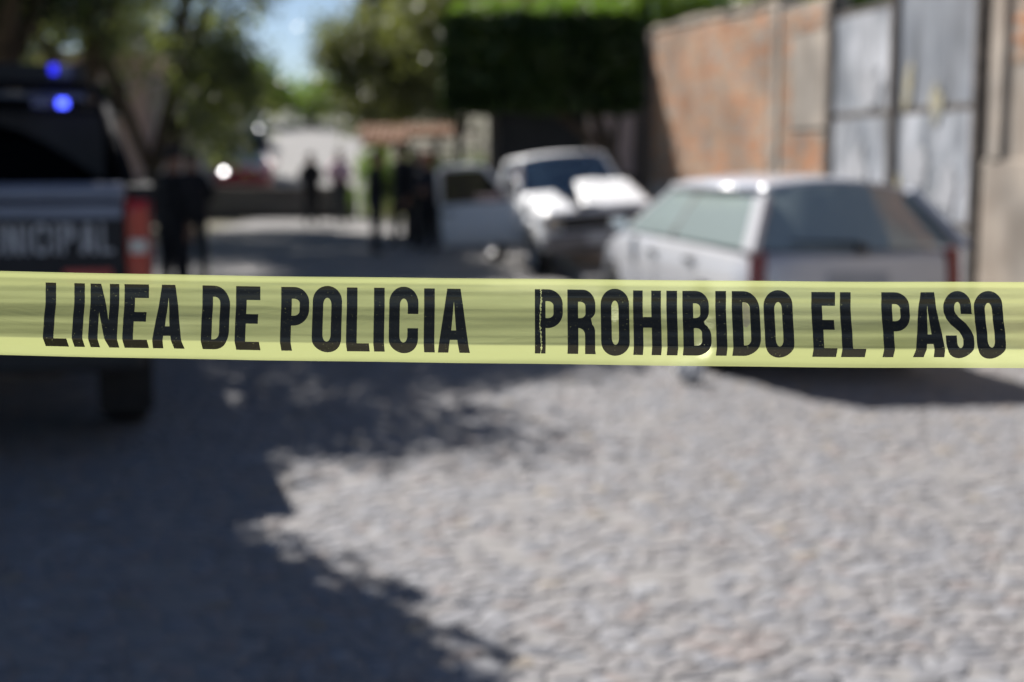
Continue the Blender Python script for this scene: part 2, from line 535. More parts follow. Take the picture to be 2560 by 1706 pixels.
# ------------------------------------------------------------ street-side walls and gate on the right
T_ANG = math.atan2(1, -WALL_T)
KS = math.sqrt(1 + WALL_T ** 2)
Y0 = 3.0
P0 = (wall_x(Y0), Y0, 0)
def S(y): return (y - Y0) * KS
brick_me = {}
for k in ('a', 'b', 'c'):
    bm_ = MB().box((0, 0, 0), (0.238, 0.05, 0.066))
    m_ = bpy.data.meshes.new('brick')
    m_.from_pydata(bm_.v, [], bm_.f)
    m_.materials.append(M['brick_' + k])
    brick_me[k] = m_
def bricks(parent, s0, s1, z0, z1f, limit, keep, pick, proud=0.012):
    """running-bond brickwork on the street face; the first ones become single objects"""
    n = 0
    rest = {'a': MB(), 'b': MB(), 'c': MB()}
    cells = []
    row, z = 0, z0 + 0.04
    while z < 4.2:
        s = s0 + 0.125 + (0.125 if row % 2 else 0)
        while s < s1 - 0.12:
            if z < z1f(s) - 0.04 and keep(s, z):
                cells.append((s, z))
            s += 0.25
        z += 0.079
        row += 1
    cells.sort()
    for s, z in cells:
        k = pick(s, z)
        d = proud - 0.025 + random.uniform(-.004, .005)
        if n < limit:
            o = bpy.data.objects.new('brick', brick_me[k])
            o.parent = parent
            o.location = (s, d, z)
            o.rotation_euler = (0, random.uniform(-.01, .01), random.uniform(-.015, .015))
            COL.objects.link(o)
            n += 1
        else:
            rest[k].box((s, d, z), (0.238, 0.05, 0.066))
    for k, mb in rest.items():
        if mb.v:
            tag(mb.build('brick_courses', 'brick_' + k, parent), kind='stuff')

def wall_slab(mb, s0, s1, z0, z1, y0=-0.22, y1=0.0, z1b=None):
    z1b = z1 if z1b is None else z1b
    mb.add([(s0, y0, z0), (s1, y0, z0), (s1, y1, z0), (s0, y1, z0), (s0, y0, z1), (s1, y0, z1b), (s1, y1, z1b), (s0, y1, z1)],
           [(0, 3, 2, 1), (4, 5, 6, 7), (0, 1, 5, 4), (1, 2, 6, 5), (2, 3, 7, 6), (3, 0, 4, 7)])

# brick wall beyond the gate
bw = thing('brick_wall', 'orange brick garden wall with grey concrete base, beyond the metal gate', 'wall', P0, T_ANG)
sA, sB, sC, sD = S(16.1), S(17.72), S(17.95), S(23.9)
core = MB()
wall_slab(core, sA, sB, 0, 3.36)
wall_slab(core, sC, sD, 0, 3.42, z1b=3.62)
core.build('core', 'mortar', bw, bevel=0.006)
cl = MB()
wall_slab(cl, sB, sC, 0, 3.5, -0.26, 0.035)
cl.build('tie_column', 'plaster', bw, bevel=0.01)
pe = MB()
wall_slab(pe, sD, sD + 0.42, 0, 3.66, -0.28, 0.04)
pe.build('end_pier', 'brown_plaster', bw, bevel=0.015)
bs = MB()
wall_slab(bs, sA, sB, 0, 1.2, 0.0, 0.03)
wall_slab(bs, sC, sD, 0, 1.16, 0.0, 0.03)
bs.build('concrete_base', 'concrete', bw, bevel=0.01)
for k in range(14):
    a0, a1 = sC + (sD - sC) * k / 14, sC + (sD - sC) * (k + 1) / 14 - .02
    zc0 = 3.425 + .2 * (k + .5) / 14
    cp = MB()
    wall_slab(cp, a0, a1, zc0, zc0 + random.uniform(.05, .12), -0.24, 0.02 + random.uniform(0, .015))
    cp.build('coping_stone', 'mortar', bw, bevel=0.015)
plast = MB()
wall_slab(plast, sA + 0.01, sB - 0.45, 1.9, 3.0, 0.0, 0.022)
plast.build('plaster_patch', 'plaster', bw, bevel=0.004)
bricks(bw, sC, sD, 1.17, lambda s: 3.40 + 0.2 * (s - sC) / (sD - sC), 240, lambda s, z: True,
       lambda s, z: random.choices('abc', [2.6, 4, 1.6 + 2.5 * (math.sin(s * 3.1 + z) > .6)])[0])
bricks(bw, sA, sB, 1.21, lambda s: 3.34, 60, lambda s, z: not (s < sB - 0.47 and 1.88 < z < 3.03),
       lambda s, z: random.choices('abc', [3, 3, 2])[0])

# plaster wall nearer than the gate, bricks showing at its top
pw = thing('plaster_wall', 'beige plastered wall with bare orange brick at its top, beside the gate', 'wall', P0, T_ANG)
sE, sF = S(Y0 - 4), S(12.45)
core = MB()
wall_slab(core, sE, sF, 0, 3.75)
core.build('core', 'plaster', pw, bevel=0.01)
skim = MB()
wall_slab(skim, sE, sF - 0.02, 0, 1.55, 0.0, 0.03)
skim.build('lower_render', 'plaster', pw, bevel=0.012)
pil = MB()
wall_slab(pil, sF - 0.36, sF - 0.12, 1.555, 3.7, 0.0, 0.045)
pil.build('pilaster', 'plaster', pw, bevel=0.01)
bricks(pw, sF - 2.2, sF - 0.4, 2.35, lambda s: 3.7, 130, lambda s, z: z > 2.35 + 0.28 * math.sin(s * 2.6) + 0.1 * math.sin(s * 9),
       lambda s, z: random.choices('abc', [6, 3, 1])[0])

# double sheet-metal gate
gt = thing('metal_gate', 'weathered grey sheet metal double gate with flaking white and yellow paint', 'gate', P0, T_ANG)
sG0, sG1, sGm = S(12.62), S(15.98), S(14.33)
for s in (sG0 - 0.06, sGm, sG1 + 0.03):
    MB().box((s, 0.0, 1.66), (0.11, 0.12, 3.32)).build('post', 'rust', gt, bevel=0.006)
def leaf(s0, s1, tops, mats):
    zc = [0.08, 0.95, 2.02, tops]
    ws = (s1 - s0) / 2
    for c in range(2):
        for r in range(3):
            a0, a1 = s0 + c * ws + 0.006, s0 + (c + 1) * ws - 0.006
            z0, z1 = zc[r] + 0.035, zc[r + 1] - 0.035
            ph = random.uniform(0, 6)
            mb = MB()
            mb.grid(lambda u, v: (a0 + (a1 - a0) * u, 0.012 + 0.005 * math.sin(u * 5 + ph) * math.sin(v * 4 + ph), z0 + (z1 - z0) * v), 8, 8)
            mb.build('sheet', mats[2 if r == 1 else r % 2], gt, solid=0.003)
    for z in zc:
        MB().box(((s0 + s1) / 2, -0.01, z), (s1 - s0, 0.04, 0.06)).build('rail', 'rust', gt, bevel=0.004)
leaf(sG0, sGm - 0.065, 3.32, ('sheet', 'sheet', 'sheet_w'))
leaf(sGm + 0.065, sG1 - 0.04, 3.10, ('sheet_w', 'sheet_w', 'sheet_w'))
def paint_blob(s, z, rx, rz, sd, m):
    rs = random.Random(sd)
    n = 18
    v = [(s, 0.032, z)]
    for k in range(n):
        t = 2 * math.pi * k / n
        q = rs.uniform(.55, 1.1)
        v.append((s + rx * q * math.cos(t), 0.032, z + rz * q * math.sin(t)))
    me = MB().add(v, [(0, 1 + k, 1 + (k + 1) % n) for k in range(n)])
    me.build('paint_patch', m, gt, recalc=False)
for a in ((sGm - 0.22, 1.12, .14, .34, 3, 'yellow_paint'), (sGm - 0.35, 2.25, .12, .28, 4, 'yellow_paint'),
          (sG0 + 0.75, 2.05, .14, .22, 5, 'yellow_paint'), (sG0 + 1.15, 1.5, .30, .25, 6, 'white_vinyl'),
          (sG0 + 0.45, 1.3, .26, .3, 7, 'white_vinyl'), (sGm + 0.9, 1.35, .34, .45, 8, 'white_vinyl'),
          (sGm + 0.6, 2.3, .4, .25, 9, 'white_vinyl'), (sGm + 1.3, 1.0, .16, .3, 10, 'white_vinyl')):
    paint_blob(*a)

# ------------------------------------------------------------ house front behind the clipped tree
hs = thing('house', 'low house front with dark garage door behind the clipped tree', 'house', (0, 28.2, 0))
MB().box((0.6, 0.3, 2.78), (1.8, 0.2, 0.44)).build('lintel', 'brown_plaster', hs, bevel=0.01)
MB().box((1.95, 0.28, 1.5), (0.9, 0.24, 3.0)).build('wall', 'pink_plaster', hs, bevel=0.01)
MB().box((3.4, 0.3, 1.5), (2.0, 0.2, 3.0)).build('wall', 'brown_plaster', hs, bevel=0.01)
MB().box((2.0, 2.2, 3.08), (4.8, 4.0, 0.16)).build('roof', 'concrete', hs, bevel=0.01)
MB().box((-0.40, 2.3, 1.5), (0.16, 3.9, 2.98)).build('wall', 'brown_plaster', hs)
MB().box((0.6, 0.36, 1.28), (1.78, 0.03, 2.54)).build('garage_door', 'dark_steel', hs)
for k in range(7):
    MB().box((0.6, 0.335, 0.2 + k * 0.37), (1.76, 0.03, 0.34)).build('door_panel', 'dark_steel', hs, bevel=0.008)
MB().box((1.95, 0.14, 0.62), (0.9, 0.04, 1.24)).build('dado', 'brown_plaster', hs, bevel=0.006)

# tiled porch canopy on posts, left of the house
cn = thing('porch_canopy', 'orange clay tile canopy left of the house', 'canopy', (-1.75, 31.2, 0))
for x in (1.0,):
    MB().box((x, 0.3, 1.05), (0.09, 0.09, 2.1)).build('post', 'rust', cn, bevel=0.01)
MB().box((-0.2, 0.3, 2.14), (2.6, 0.1, 0.1)).build('beam', 'rust', cn, bevel=0.01)
tile_mb = MB()
tile_mb.tube([(0, 0, 0), (0, 0.5, 0.21)], [0.075, 0.065], 8)
tile_me = bpy.data.meshes.new('tile')
tile_me.from_pydata([tuple(p) for p in tile_mb.v], [], tile_mb.f)
tile_me.materials.append(M['tile'])
for k in range(2, 17):
    for r in range(-1, 1):
        if r == -1 and not 3 <= k <= 9: continue
        o = bpy.data.objects.new('tile', tile_me)
        o.parent = cn
        o.location = (-1.78 + k * 0.138, -0.35 + r * 0.42 + random.uniform(-.05, .05), 2.02 + r * 0.175 + random.uniform(-.02, .02))
        COL.objects.link(o)

fn = thing('railing', 'grey upright bar railing between the canopy and the garage door', 'railing', (-1.2, 28.0, 0))
MB().box((0, 0, 0.3), (1.7, 0.12, 0.6)).build('plinth', 'concrete_dark', fn, bevel=0.01)
for k in range(13):
    MB().box((-0.8 + k * 0.133, 0, 1.22), (0.03, 0.03, 1.24)).build('bar', 'grey_bar', fn)
for z in (0.72, 1.8):
    MB().box((0, 0.0, z), (1.7, 0.045, 0.045)).build('rail', 'grey_bar', fn)

# low wall closing the street, with ledge and cap
lw = thing('low_wall', 'low dark concrete wall with a pale ledge across the end of the street', 'wall', (-5.2, 36.8, 0))
MB().box((-1.35, 0, 0.2), (5.1, 0.34, 0.40)).build('base', 'concrete_dark', lw, bevel=0.02)
MB().box((-1.35, -0.03, 0.425), (5.1, 0.44, 0.045)).build('ledge', 'concrete', lw, bevel=0.01)
MB().box((-1.35, 0.02, 0.6), (5.1, 0.24, 0.30)).build('upper_wall', 'concrete_dark', lw, bevel=0.02)
MB().box((-1.35, 0.0, 0.78), (5.1, 0.34, 0.06)).build('cap', 'concrete_dark', lw, bevel=0.015)

# pale house on the left, seen under the trees
def windows(parent, xs, zs, y, w, h):
    for x in xs:
        for z in zs:
            f = MB().box((x, y, z), (w + 0.12, 0.06, h + 0.12)).build('window', 'cream_plaster', parent, bevel=0.01)
            MB().box((x, y - 0.035, z), (w, 0.02, h)).build('pane', 'glass_dark', f)
            MB().box((x, y - 0.06, z - h / 2 - 0.08), (w + 0.2, 0.14, 0.05)).build('sill', 'concrete', f, bevel=0.005)
ph = thing('pink_house', 'pink and white two storey house behind the left trees', 'house', (-12.0, 40.5, 0))
MB().box((0, 2.5, 2.2), (3.4, 5, 4.4)).build('wall', 'pink_plaster', ph, bevel=0.02)
MB().box((2.6, 3.0, 1.75), (1.8, 5, 3.5)).build('wall', 'cream_plaster', ph, bevel=0.02)
MB().box((0, 2.5, 4.47), (3.7, 5.3, 0.14)).build('roof', 'cream_plaster', ph, bevel=0.02)
MB().box((2.6, 3.0, 3.56), (2.0, 5.2, 0.12)).build('roof', 'cream_plaster', ph, bevel=0.02)
windows(ph, (-0.8, 0.8), (3.2,), -0.01, 0.8, 0.9)
windows(ph, (2.6,), (2.2,), 0.49, 0.8, 0.9)
dr = MB().box((-0.8, -0.02, 1.05), (0.9, 0.06, 2.1)).build('door', 'dark_steel', ph, bevel=0.01)
MB().box((-0.5, -0.08, 1.0), (0.04, 0.06, 0.14)).build('handle', 'chrome', dr)
tk = MB()
tk.lathe([(0.0, 0), (0.42, 0), (0.44, 0.1), (0.44, 0.75), (0.34, 0.95), (0.14, 1.02), (0.0, 1.03)], 20, 'z')
tag(tk.build('water_tank', 'cream_plaster', smooth=True, loc=(-11.2, 42.0, 4.545)), 'white water tank on the pink house roof', 'water tank')
pl = thing('utility_pole', 'pale concrete utility pole in front of the pink house', 'pole', (-8.55, 37.9, 0))
MB().tube([(0, 0, 0), (0, 0, 7.5)], [0.13, 0.09], 10).build('pole', 'concrete', pl, smooth=True)
MB().box((0, 0, 7.0), (1.3, 0.08, 0.1)).build('crossarm', 'rust', pl)
for x in (-.5, 0.4):
    MB().lathe([(0.0, 0), (.04, 0), (.05, .04), (.03, .08), (.05, .12), (0, .14)], 10, 'z', (x, 0, 7.05)).build('insulator', 'cream_plaster', pl)

# ------------------------------------------------------------ lettering outlines (cap height 1)
def arc(cx, cy, rx, ry, a0, a1, n=10):
    return [(cx + rx * math.cos(R(a0 + (a1 - a0) * i / n)), cy + ry * math.sin(R(a0 + (a1 - a0) * i / n))) for i in range(n + 1)]
def oval(w, y0, y1, x0=0.0, ry=0.24):
    rx = w / 2
    return arc(x0 + rx, y1 - ry, rx, ry, 0, 180, 16) + arc(x0 + rx, y0 + ry, rx, ry, 180, 360, 16)
ST = 0.168
def glyph(ch, w):
    s = ST
    if ch == 'I': return [[(0, 0), (s, 0), (s, 1), (0, 1)]]
    if ch == 'L': return [[(0, 0), (w, 0), (w, .145), (s, .145), (s, 1), (0, 1)]]
    if ch == 'E': return [[(0, 0), (w, 0), (w, .15), (s, .15), (s, .425), (w * .93, .425), (w * .93, .57), (s, .57), (s, .785), (w, .785), (w, 1), (0, 1)]]
    if ch == 'H': return [[(0, 0), (s * .9, 0), (s * .9, .43), (w - s * .9, .43), (w - s * .9, 0), (w, 0), (w, 1), (w - s * .9, 1), (w - s * .9, .59), (s * .9, .59), (s * .9, 1), (0, 1)]]
    if ch == 'N': return [[(0, 0), (.15, 0), (.15, .56), (w - .16, 0), (w, 0), (w, 1), (w - .15, 1), (w - .15, .44), (.17, 1), (0, 1)]]
    if ch == 'A': return [[(0, 0), (.165, 0), (.195, .215), (w - .195, .215), (w - .165, 0), (w, 0), (w / 2 + .105, 1), (w / 2 - .105, 1)],
                          [(.215, .36), (w / 2, .80), (w - .215, .36)]]
    if ch == 'M': return [[(0, 0), (.14, 0), (.14, .66), (w / 2 - .06, 0), (w / 2 + .06, 0), (w - .14, .66), (w - .14, 0), (w, 0), (w, 1), (w - .17, 1), (w / 2, .42), (.17, 1), (0, 1)]]
    if ch == 'U':
        q = s * .9
        return [[(0, 1)] + arc(w / 2, .24, w / 2, .25, 180, 360, 14) + [(w, 1), (w - q, 1)] + arc(w / 2, .24, w / 2 - q, .11, 360, 180, 14) + [(q, 1)]]
    if ch == 'O': return [oval(w, -.022, 1.022), oval(w - 2 * s, .165, .835, s, .11)]
    if ch == 'C':
        o = [(w, .60)] + arc(w / 2, .772, w / 2, .25, 0, 180, 16) + arc(w / 2, .228, w / 2, .25, 180, 360, 16) + [(w, .385), (w - s, .385)]
        return [o + arc(w / 2, .275, w / 2 - s, .11, 360, 180, 12) + arc(w / 2, .725, w / 2 - s, .11, 180, 0, 12) + [(w - s, .60)]]
    if ch == 'D': return [[(0, 0)] + arc(w - .26, .30, .26, .30, -90, 0) + arc(w - .26, .70, .26, .30, 0, 90) + [(0, 1)],
                          [(s, .175)] + arc(s + .03, .27, .085, .095, -90, 0, 8) + arc(s + .03, .73, .085, .095, 0, 90, 8) + [(s, .825)]]
    if ch == 'P': return [[(0, 0), (s, 0), (s, .405)] + arc(w - .24, .64, .24, .235, -90, 0) + arc(w - .24, .76, .24, .24, 0, 90) + [(0, 1)],
                          [(s, .555)] + arc(s + .035, .625, .09, .07, -90, 0, 8) + arc(s + .035, .745, .09, .07, 0, 90, 8) + [(s, .815)]]
    if ch == 'R': return [[(0, 0), (s, 0), (s, .41), (s + .05, .41)] + arc(w - s - .1, .31, .1, .10, 90, 0, 6) + [(w - s, .10), (w - s + .005, 0), (w + .005, 0), (w - .01, .08), (w - .01, .30)]
                          + arc(w - .11, .36, .10, .13, 0, 55, 6) + arc(w - .20, .68, .20, .16, -50, 0, 6) + arc(w - .20, .76, .20, .24, 0, 90) + [(0, 1)],
                          [(s, .56)] + arc(s + .03, .63, .085, .07, -90, 0, 8) + arc(s + .03, .74, .085, .07, 0, 90, 8) + [(s, .81)]]
    if ch == 'B': return [[(0, 0)] + arc(w - .22, .24, .22, .24, -90, 0) + arc(w - .18, .30, .18, .21, 0, 62, 6) + arc(w - .21, .69, .185, .19, -58, 0, 6) + arc(w - .24, .77, .215, .23, 0, 90) + [(0, 1)],
                          [(s, .165)] + arc(s + .035, .235, .09, .07, -90, 0, 8) + arc(s + .035, .36, .09, .07, 0, 90, 8) + [(s, .43)],
                          [(s, .58)] + arc(s + .03, .645, .08, .065, -90, 0, 8) + arc(s + .03, .74, .08, .065, 0, 90, 8) + [(s, .805)]]
    if ch == 'S':
        h = s / 2
        # centre line: upper terminal, over the top, diagonal, round the bottom, lower terminal
        c = [(w - h, .665), (w - h, .74)] + arc(w / 2, .77, w / 2 - h, .165, 0, 180, 14)
        c += [(h, .70), (h + .02, .64), (w * .36, .565), (w * .62, .465), (w - h - .03, .385), (w - h, .31)]
        c += arc(w / 2, .235, w / 2 - h, .165, 0, -180, 14) + [(h, .26), (h, .345)]
        lt, rt = [], []
        for i, p in enumerate(c):
            a, b = c[max(0, i - 1)], c[min(len(c) - 1, i + 1)]
            dx, dy = b[0] - a[0], b[1] - a[1]
            l = math.hypot(dx, dy) or 1
            q = h * 1.02
            lt.append((p[0] - dy / l * q, p[1] + dx / l * q))
            rt.append((p[0] + dy / l * q, p[1] - dx / l * q))
        return [lt + rt[::-1]]
    return []

def fill(polys):
    """outline + holes -> (verts2d, tris)"""
    flat = [p for q in polys for p in q]
    tris = geometry.tessellate_polygon([[Vector((x, y, 0)) for x, y in q] for q in polys])
    return flat, [tuple(t) for t in tris]

def letter_mesh(polys, fn, cuts, xcuts=0):
    """tessellate, slice into strips so that it can follow a curved sheet, then map by fn"""
    b = bmesh.new()
    pts2, tris = fill(polys)
    vs = [b.verts.new((x, y, 0)) for x, y in pts2]
    for t in tris:
        try: b.faces.new([vs[i] for i in t])
        except ValueError: pass
    for k in range(1, cuts):
        z = -0.03 + 1.06 * k / cuts
        gme = b.verts[:] + b.edges[:] + b.faces[:]
        bmesh.ops.bisect_plane(b, geom=gme, plane_co=(0, z, 0), plane_no=(0, 1, 0), dist=1e-5)
    for v in b.verts:
        v.co = Vector(fn(v.co.x, v.co.y))
    bmesh.ops.recalc_face_normals(b, faces=b.faces)
    me = bpy.data.meshes.new('letter')
    b.to_mesh(me)
    b.free()
    return me

# ------------------------------------------------------------ vehicles
SECT = [(0, .93), (.12, .985), (.4, 1.0), (.7, .985), (.9, .955), (.97, .92), (1.0, .87)]
def body_shell(name, m, parent, y0, y1, hw, zb, zt, crown, wells, n=36, ends=True):
    mb = MB()
    N = None
    for i in range(n + 1):
        u = i / n
        y = y0 + (y1 - y0) * (0.5 - 0.5 * math.cos(math.pi * u) if ends else u)
        w, a, c = hw(y), zb(y), zt(y)
        ring = [(w * f, y, a + (c - a) * t) for t, f in SECT]
        ring += [(w * .6, y, c + crown * .6), (w * .3, y, c + crown * .9), (0, y, c + crown)]
        ring += [(-x, yy, z) for x, yy, z in ring[:-1][::-1]]
        N = len(ring)
        mb.v += ring
    for i in range(n):
        for k in range(N):
            k2 = (k + 1) % N
            mb.f.append((i * N + k, i * N + k2, (i + 1) * N + k2, (i + 1) * N + k))
    mb.f.append(tuple(range(N)))
    mb.f.append(tuple(n * N + k for k in range(N)))
    o = mb.build(name, m, None, smooth=True)
    if wells:
        cm = MB()
        for (x, y, z, r) in wells:
            s = 1 if x > 0 else -1
            cm.lathe([(0, s * 0.45), (r, s * 0.45), (r, s * 1.3), (0, s * 1.3)], 28, 'x', (0, y, z))
        c = cm.build('cutter', None)
        b = bmesh.new(); b.from_mesh(c.data)
        bmesh.ops.remove_doubles(b, verts=b.verts, dist=1e-5)
        bmesh.ops.recalc_face_normals(b, faces=b.faces)
        b.to_mesh(c.data); b.free()
        md = o.modifiers.new('cut', 'BOOLEAN')
        md.object = c
        md.operation = 'DIFFERENCE'
        md.solver = 'EXACT'
        dg = bpy.context.evaluated_depsgraph_get()
        me = bpy.data.meshes.new_from_object(o.evaluated_get(dg))
        o.modifiers.clear()
        o.data = me
        bpy.data.objects.remove(c)
    md = o.modifiers.new('edge', 'EDGE_SPLIT')
    md.split_angle = R(38)
    o.parent = parent
    return o

def wheel(parent, x, y, r, w=0.19, flat=False):
    s = 1 if x > 0 else -1
    k = r / 0.30
    rim = MB()
    rim.lathe([(0.0, s * .055), (0.05 * k, s * .06), (0.06 * k, s * .045), (0.16 * k, s * .03), (0.185 * k, s * .07), (0.20 * k, s * .085), (0.205 * k, s * .02), (0.205 * k, -s * .08)], 28, 'x')
    for a in range(6):
        t = 2 * math.pi * a / 6
        rim.box((s * .045, 0.11 * k * math.cos(t), 0.11 * k * math.sin(t)), (.03, .045 * k, .045 * k), (t, 0, 0))
    o = rim.build('wheel', 'rim', parent, loc=(x, y, r))
    ty = MB()
    h = w / 2
    ty.lathe([(0.20 * k, -h * .8), (.255 * k, -h), (.285 * k, -h * .92), (.298 * k, -h * .7), (.30 * k, 0), (.298 * k, h * .7), (.285 * k, h * .92), (.255 * k, h), (0.20 * k, h * .8)], 36, 'x')
    ty.build('tyre', 'rubber', o, smooth=True)
    return o

def greenhouse(p, st, hwb, hwr, zb, zr, crown, paint, side_glass, front_glass, rear_glass, pw, rear=True, skip_right=False, dark_mid=False):
    """st: list of (y at the belt, y at the roof) from windscreen pillar to rear pillar"""
    A, D = st[0], st[-1]
    def side(sg, y, t):           # y given as (belt, roof)
        return (sg * (hwb + (hwr - hwb) * t), y[0] + (y[1] - y[0]) * t, zb + (zr - zb) * t)
    rf = MB()
    def roofp(u, v):
        x = (2 * u - 1)
        y = A[1] + (D[1] - A[1]) * v
        ed = max(0, abs(x) - .86) / .14
        return (hwr * 1.02 * x, y + (0.05 if v == 0 else (-0.05 if v == 1 else 0)) * (1 - x * x), zr + crown * (1 - x ** 2) * (1 - (2 * v - 1) ** 4 * .45) + .035 - .06 * ed * ed)
    rf.grid(roofp, 14, 12)
    rf.build('roof', paint, p, smooth=True, solid=0.035)
    for sg in (-1, 1):
        hd = MB()
        hd.tube([(sg * hwr, A[1] - .02, zr + .005), (sg * (hwr + .01), (A[1] + D[1]) / 2, zr + .012), (sg * hwr, D[1] + .02, zr + .005)], .032, 8)
        hd.build('roof_rail', paint, p, smooth=True)
        edges = []
        for i, y in enumerate(st):
            w = pw[i]
            a, b = (y[0] + w, y[1] + w), (y[0] - w, y[1] - w)
            mb = MB()
            mb.grid(lambda u, v: side(sg, (a[0] + (b[0] - a[0]) * u, a[1] + (b[1] - a[1]) * u), v * 1.0), 2, 6)
            mb.build('pillar', 'black_plastic' if dark_mid and 0 < i < len(st) - 1 else paint, p, solid=0.05 * (-sg))
            edges.append((a, b))
        for i in range(len(st) - 1):
            a, b = edges[i][1], edges[i + 1][0]
            mb = MB()
            def gp(u, v):
                q = side(sg, (a[0] + (b[0] - a[0]) * u, a[1] + (b[1] - a[1]) * u), v * .97)
                return (q[0] - sg * .012 + sg * .012 * math.sin(math.pi * v), q[1], q[2])
            if not (skip_right and sg == 1 and i == 0):
                mb.grid(gp, 4, 4)
                mb.build('side_window', side_glass, p, smooth=True)
    def screen(y, nm, g, out):
        mb = MB()
        def f(u, v):
            x = 2 * u - 1
            w = (hwb + (hwr - hwb) * v) * .97
            return (x * w, y[0] + (y[1] - y[0]) * v + out * (1 - x * x) * .10 - out * .012, zb + (zr + .02 - zb) * v + crown * (1 - x * x) * .5 * v)
        mb.grid(f, 12, 6)
        mb.build(nm, g, p, smooth=True)
    screen(A, 'windscreen', front_glass, 1)
    if rear:
        screen(D, 'rear_window', rear_glass, -1)

def seat(p, x, y, z, w=.5, h=.55):
    o = MB().box((x, y, z + h / 2), (w, .12, h), (R(10), 0, 0)).build('seat', 'seat_cloth', p, bevel=0.04)
    MB().box((x, y - .10, z + h + .09), (w * .55, .09, .16), (R(10), 0, 0)).build('headrest', 'seat_cloth', o, bevel=0.03)

def estate_car(name, label, paint, loc, rz, detail=True, glass='glass', lamp=False):
    t = thing(name, label, 'car', loc, rz)
    hw = lambda y: lerp([(-2.12, .66), (-2.08, .76), (-1.85, .82), (0, .845), (1.3, .83), (1.8, .77), (2.03, .66), (2.1, .56)], y)
    zb = lambda y: lerp([(-2.12, .44), (-2.0, .30), (-1.5, .22), (1.5, .22), (1.9, .25), (2.1, .36)], y)
    zt = lambda y: lerp([(-2.12, .86), (-2.07, .92), (-1.9, .93), (.9, .93), (1.1, .92), (1.6, .84), (1.95, .72), (2.1, .58)], y)
    wl = [(s * .74, y, .30, .36) for s in (-1, 1) for y in (-1.25, 1.28)]
    body_shell('body', paint, t, -2.12, 2.1, hw, zb, zt, .025, wl)
    for x, y, z, r in wl:
        wheel(t, x, y, .30)
    MB().grid(lambda u, v: ((2 * u - 1) * .76, -2.02 + 2.95 * v, .962), 2, 8).build('cabin_floor', 'interior', t)
    greenhouse(t, [(1.0, .34), (-.32, -.36), (-2.04, -1.66)], .79, .55, .94, 1.325, .085, paint, glass, glass, glass, (.035, .03, .10), dark_mid=True)
    MB().box((0, .78, .99), (1.4, .3, .08)).build('dashboard', 'interior', t, bevel=0.03)
    for x in (-.36, .36):
        seat(t, x, -.02, .9, .48, .25)
    o = MB().box((0, -.98, 1.0), (1.25, .14, .2), (R(10), 0, 0)).build('rear_bench', 'seat_cloth', t, bevel=0.04)
    for x in (-.42, .42):
        MB().box((x, -1.02, 1.12), (.24, .09, .10)).build('headrest', 'seat_cloth', o, bevel=0.03)
    for s in (-1, 1):
        for (a, b) in ((.93, -.08), (-.12, -1.0)):
            mb = MB()
            def dp(u, v):
                y = a + (b - a) * u
                z = .32 + .60 * v
                f = lerp(SECT, (z - zb(y)) / (zt(y) - zb(y)))
                return (s * (hw(y) * f + .005), y, z)
            mb.grid(dp, 6, 6)
            d = mb.build('door', paint, t, smooth=True, solid=0.0)
            yy = b + .12
            MB().box((s * (hw(yy) * .97 + .018), yy, .80), (.03, .16, .035)).build('handle', 'black_plastic', d, bevel=0.01)
        mr = MB().box((s * .90, .80, .99), (.14, .09, .12)).build('side_mirror', paint, t, bevel=0.03)
        MB().box((s * .90, .75, .99), (.11, .015, .09)).build('mirror_glass', 'chrome', mr)
        MB().box((s * .725, -2.075, .76), (.115, .09, .36), (R(-4), 0, s * R(22))).build('tail_light', 'dark_red_lens', t, bevel=0.02)
        MB().box((s * .52, 2.045, .60), (.28, .08, .13), (0, 0, -s * R(14))).build('headlight', 'clear_lens', t, bevel=0.02)
    MB().box((0, -2.12, .50), (1.56, .16, .20)).build('rear_bumper', paint, t, bevel=0.05)
    MB().box((0, 2.08, .44), (1.36, .14, .18)).build('front_bumper', paint, t, bevel=0.05)
    MB().box((0, -2.125, .71), (.46, .02, .15)).build('number_plate', 'white_vinyl', t, bevel=0.005)
    if detail:
        w = MB()
        w.tube([(.02, -2.13, .97), (-.04, -2.115, .985), (-.5, -2.085, 1.0)], [.02, .015, .008], 6)
        w.lathe([(0, 0), (.05, 0), (.05, .05), (0, .06)], 12, 'z', (.02, -2.12, .925))
        w.build('wiper', 'black_plastic', t)
        MB().tube([(.2, .1, 1.43), (.22, -.1, 1.72)], [.006, .003], 5).build('aerial', 'black_plastic', t)
        MB().tube([(.45, -1.9, .27), (.45, -2.2, .27)], .028, 8).build('exhaust', 'rust', t)
    return t

wagon = estate_car('estate_car', 'silver white estate car seen from behind, parked beside the metal gate', 'silver_paint', (1.98, 11.93, 0), R(11.6))
far_red = estate_car('parked_car', 'small red car behind the low wall', 'red_paint', (-7.8, 42.0, hill_z(42.0) + .02), R(8), detail=False)
far_blue = estate_car('parked_car', 'small blue car parked up the climbing road', 'blue_paint', (-11.0, 60, hill_z(60)), R(8), detail=False)
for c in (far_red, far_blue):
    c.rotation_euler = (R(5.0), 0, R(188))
    MB().lathe([(0, 0), (.05, .01), (.06, -.03), (0, -.04)], 14, 'y', (.52 if c is far_red else -.5, 2.10, .62)).build('glint_emitter', 'glint_glow', c, smooth=True)  # added emitter standing in for a bright glint, one on each far car

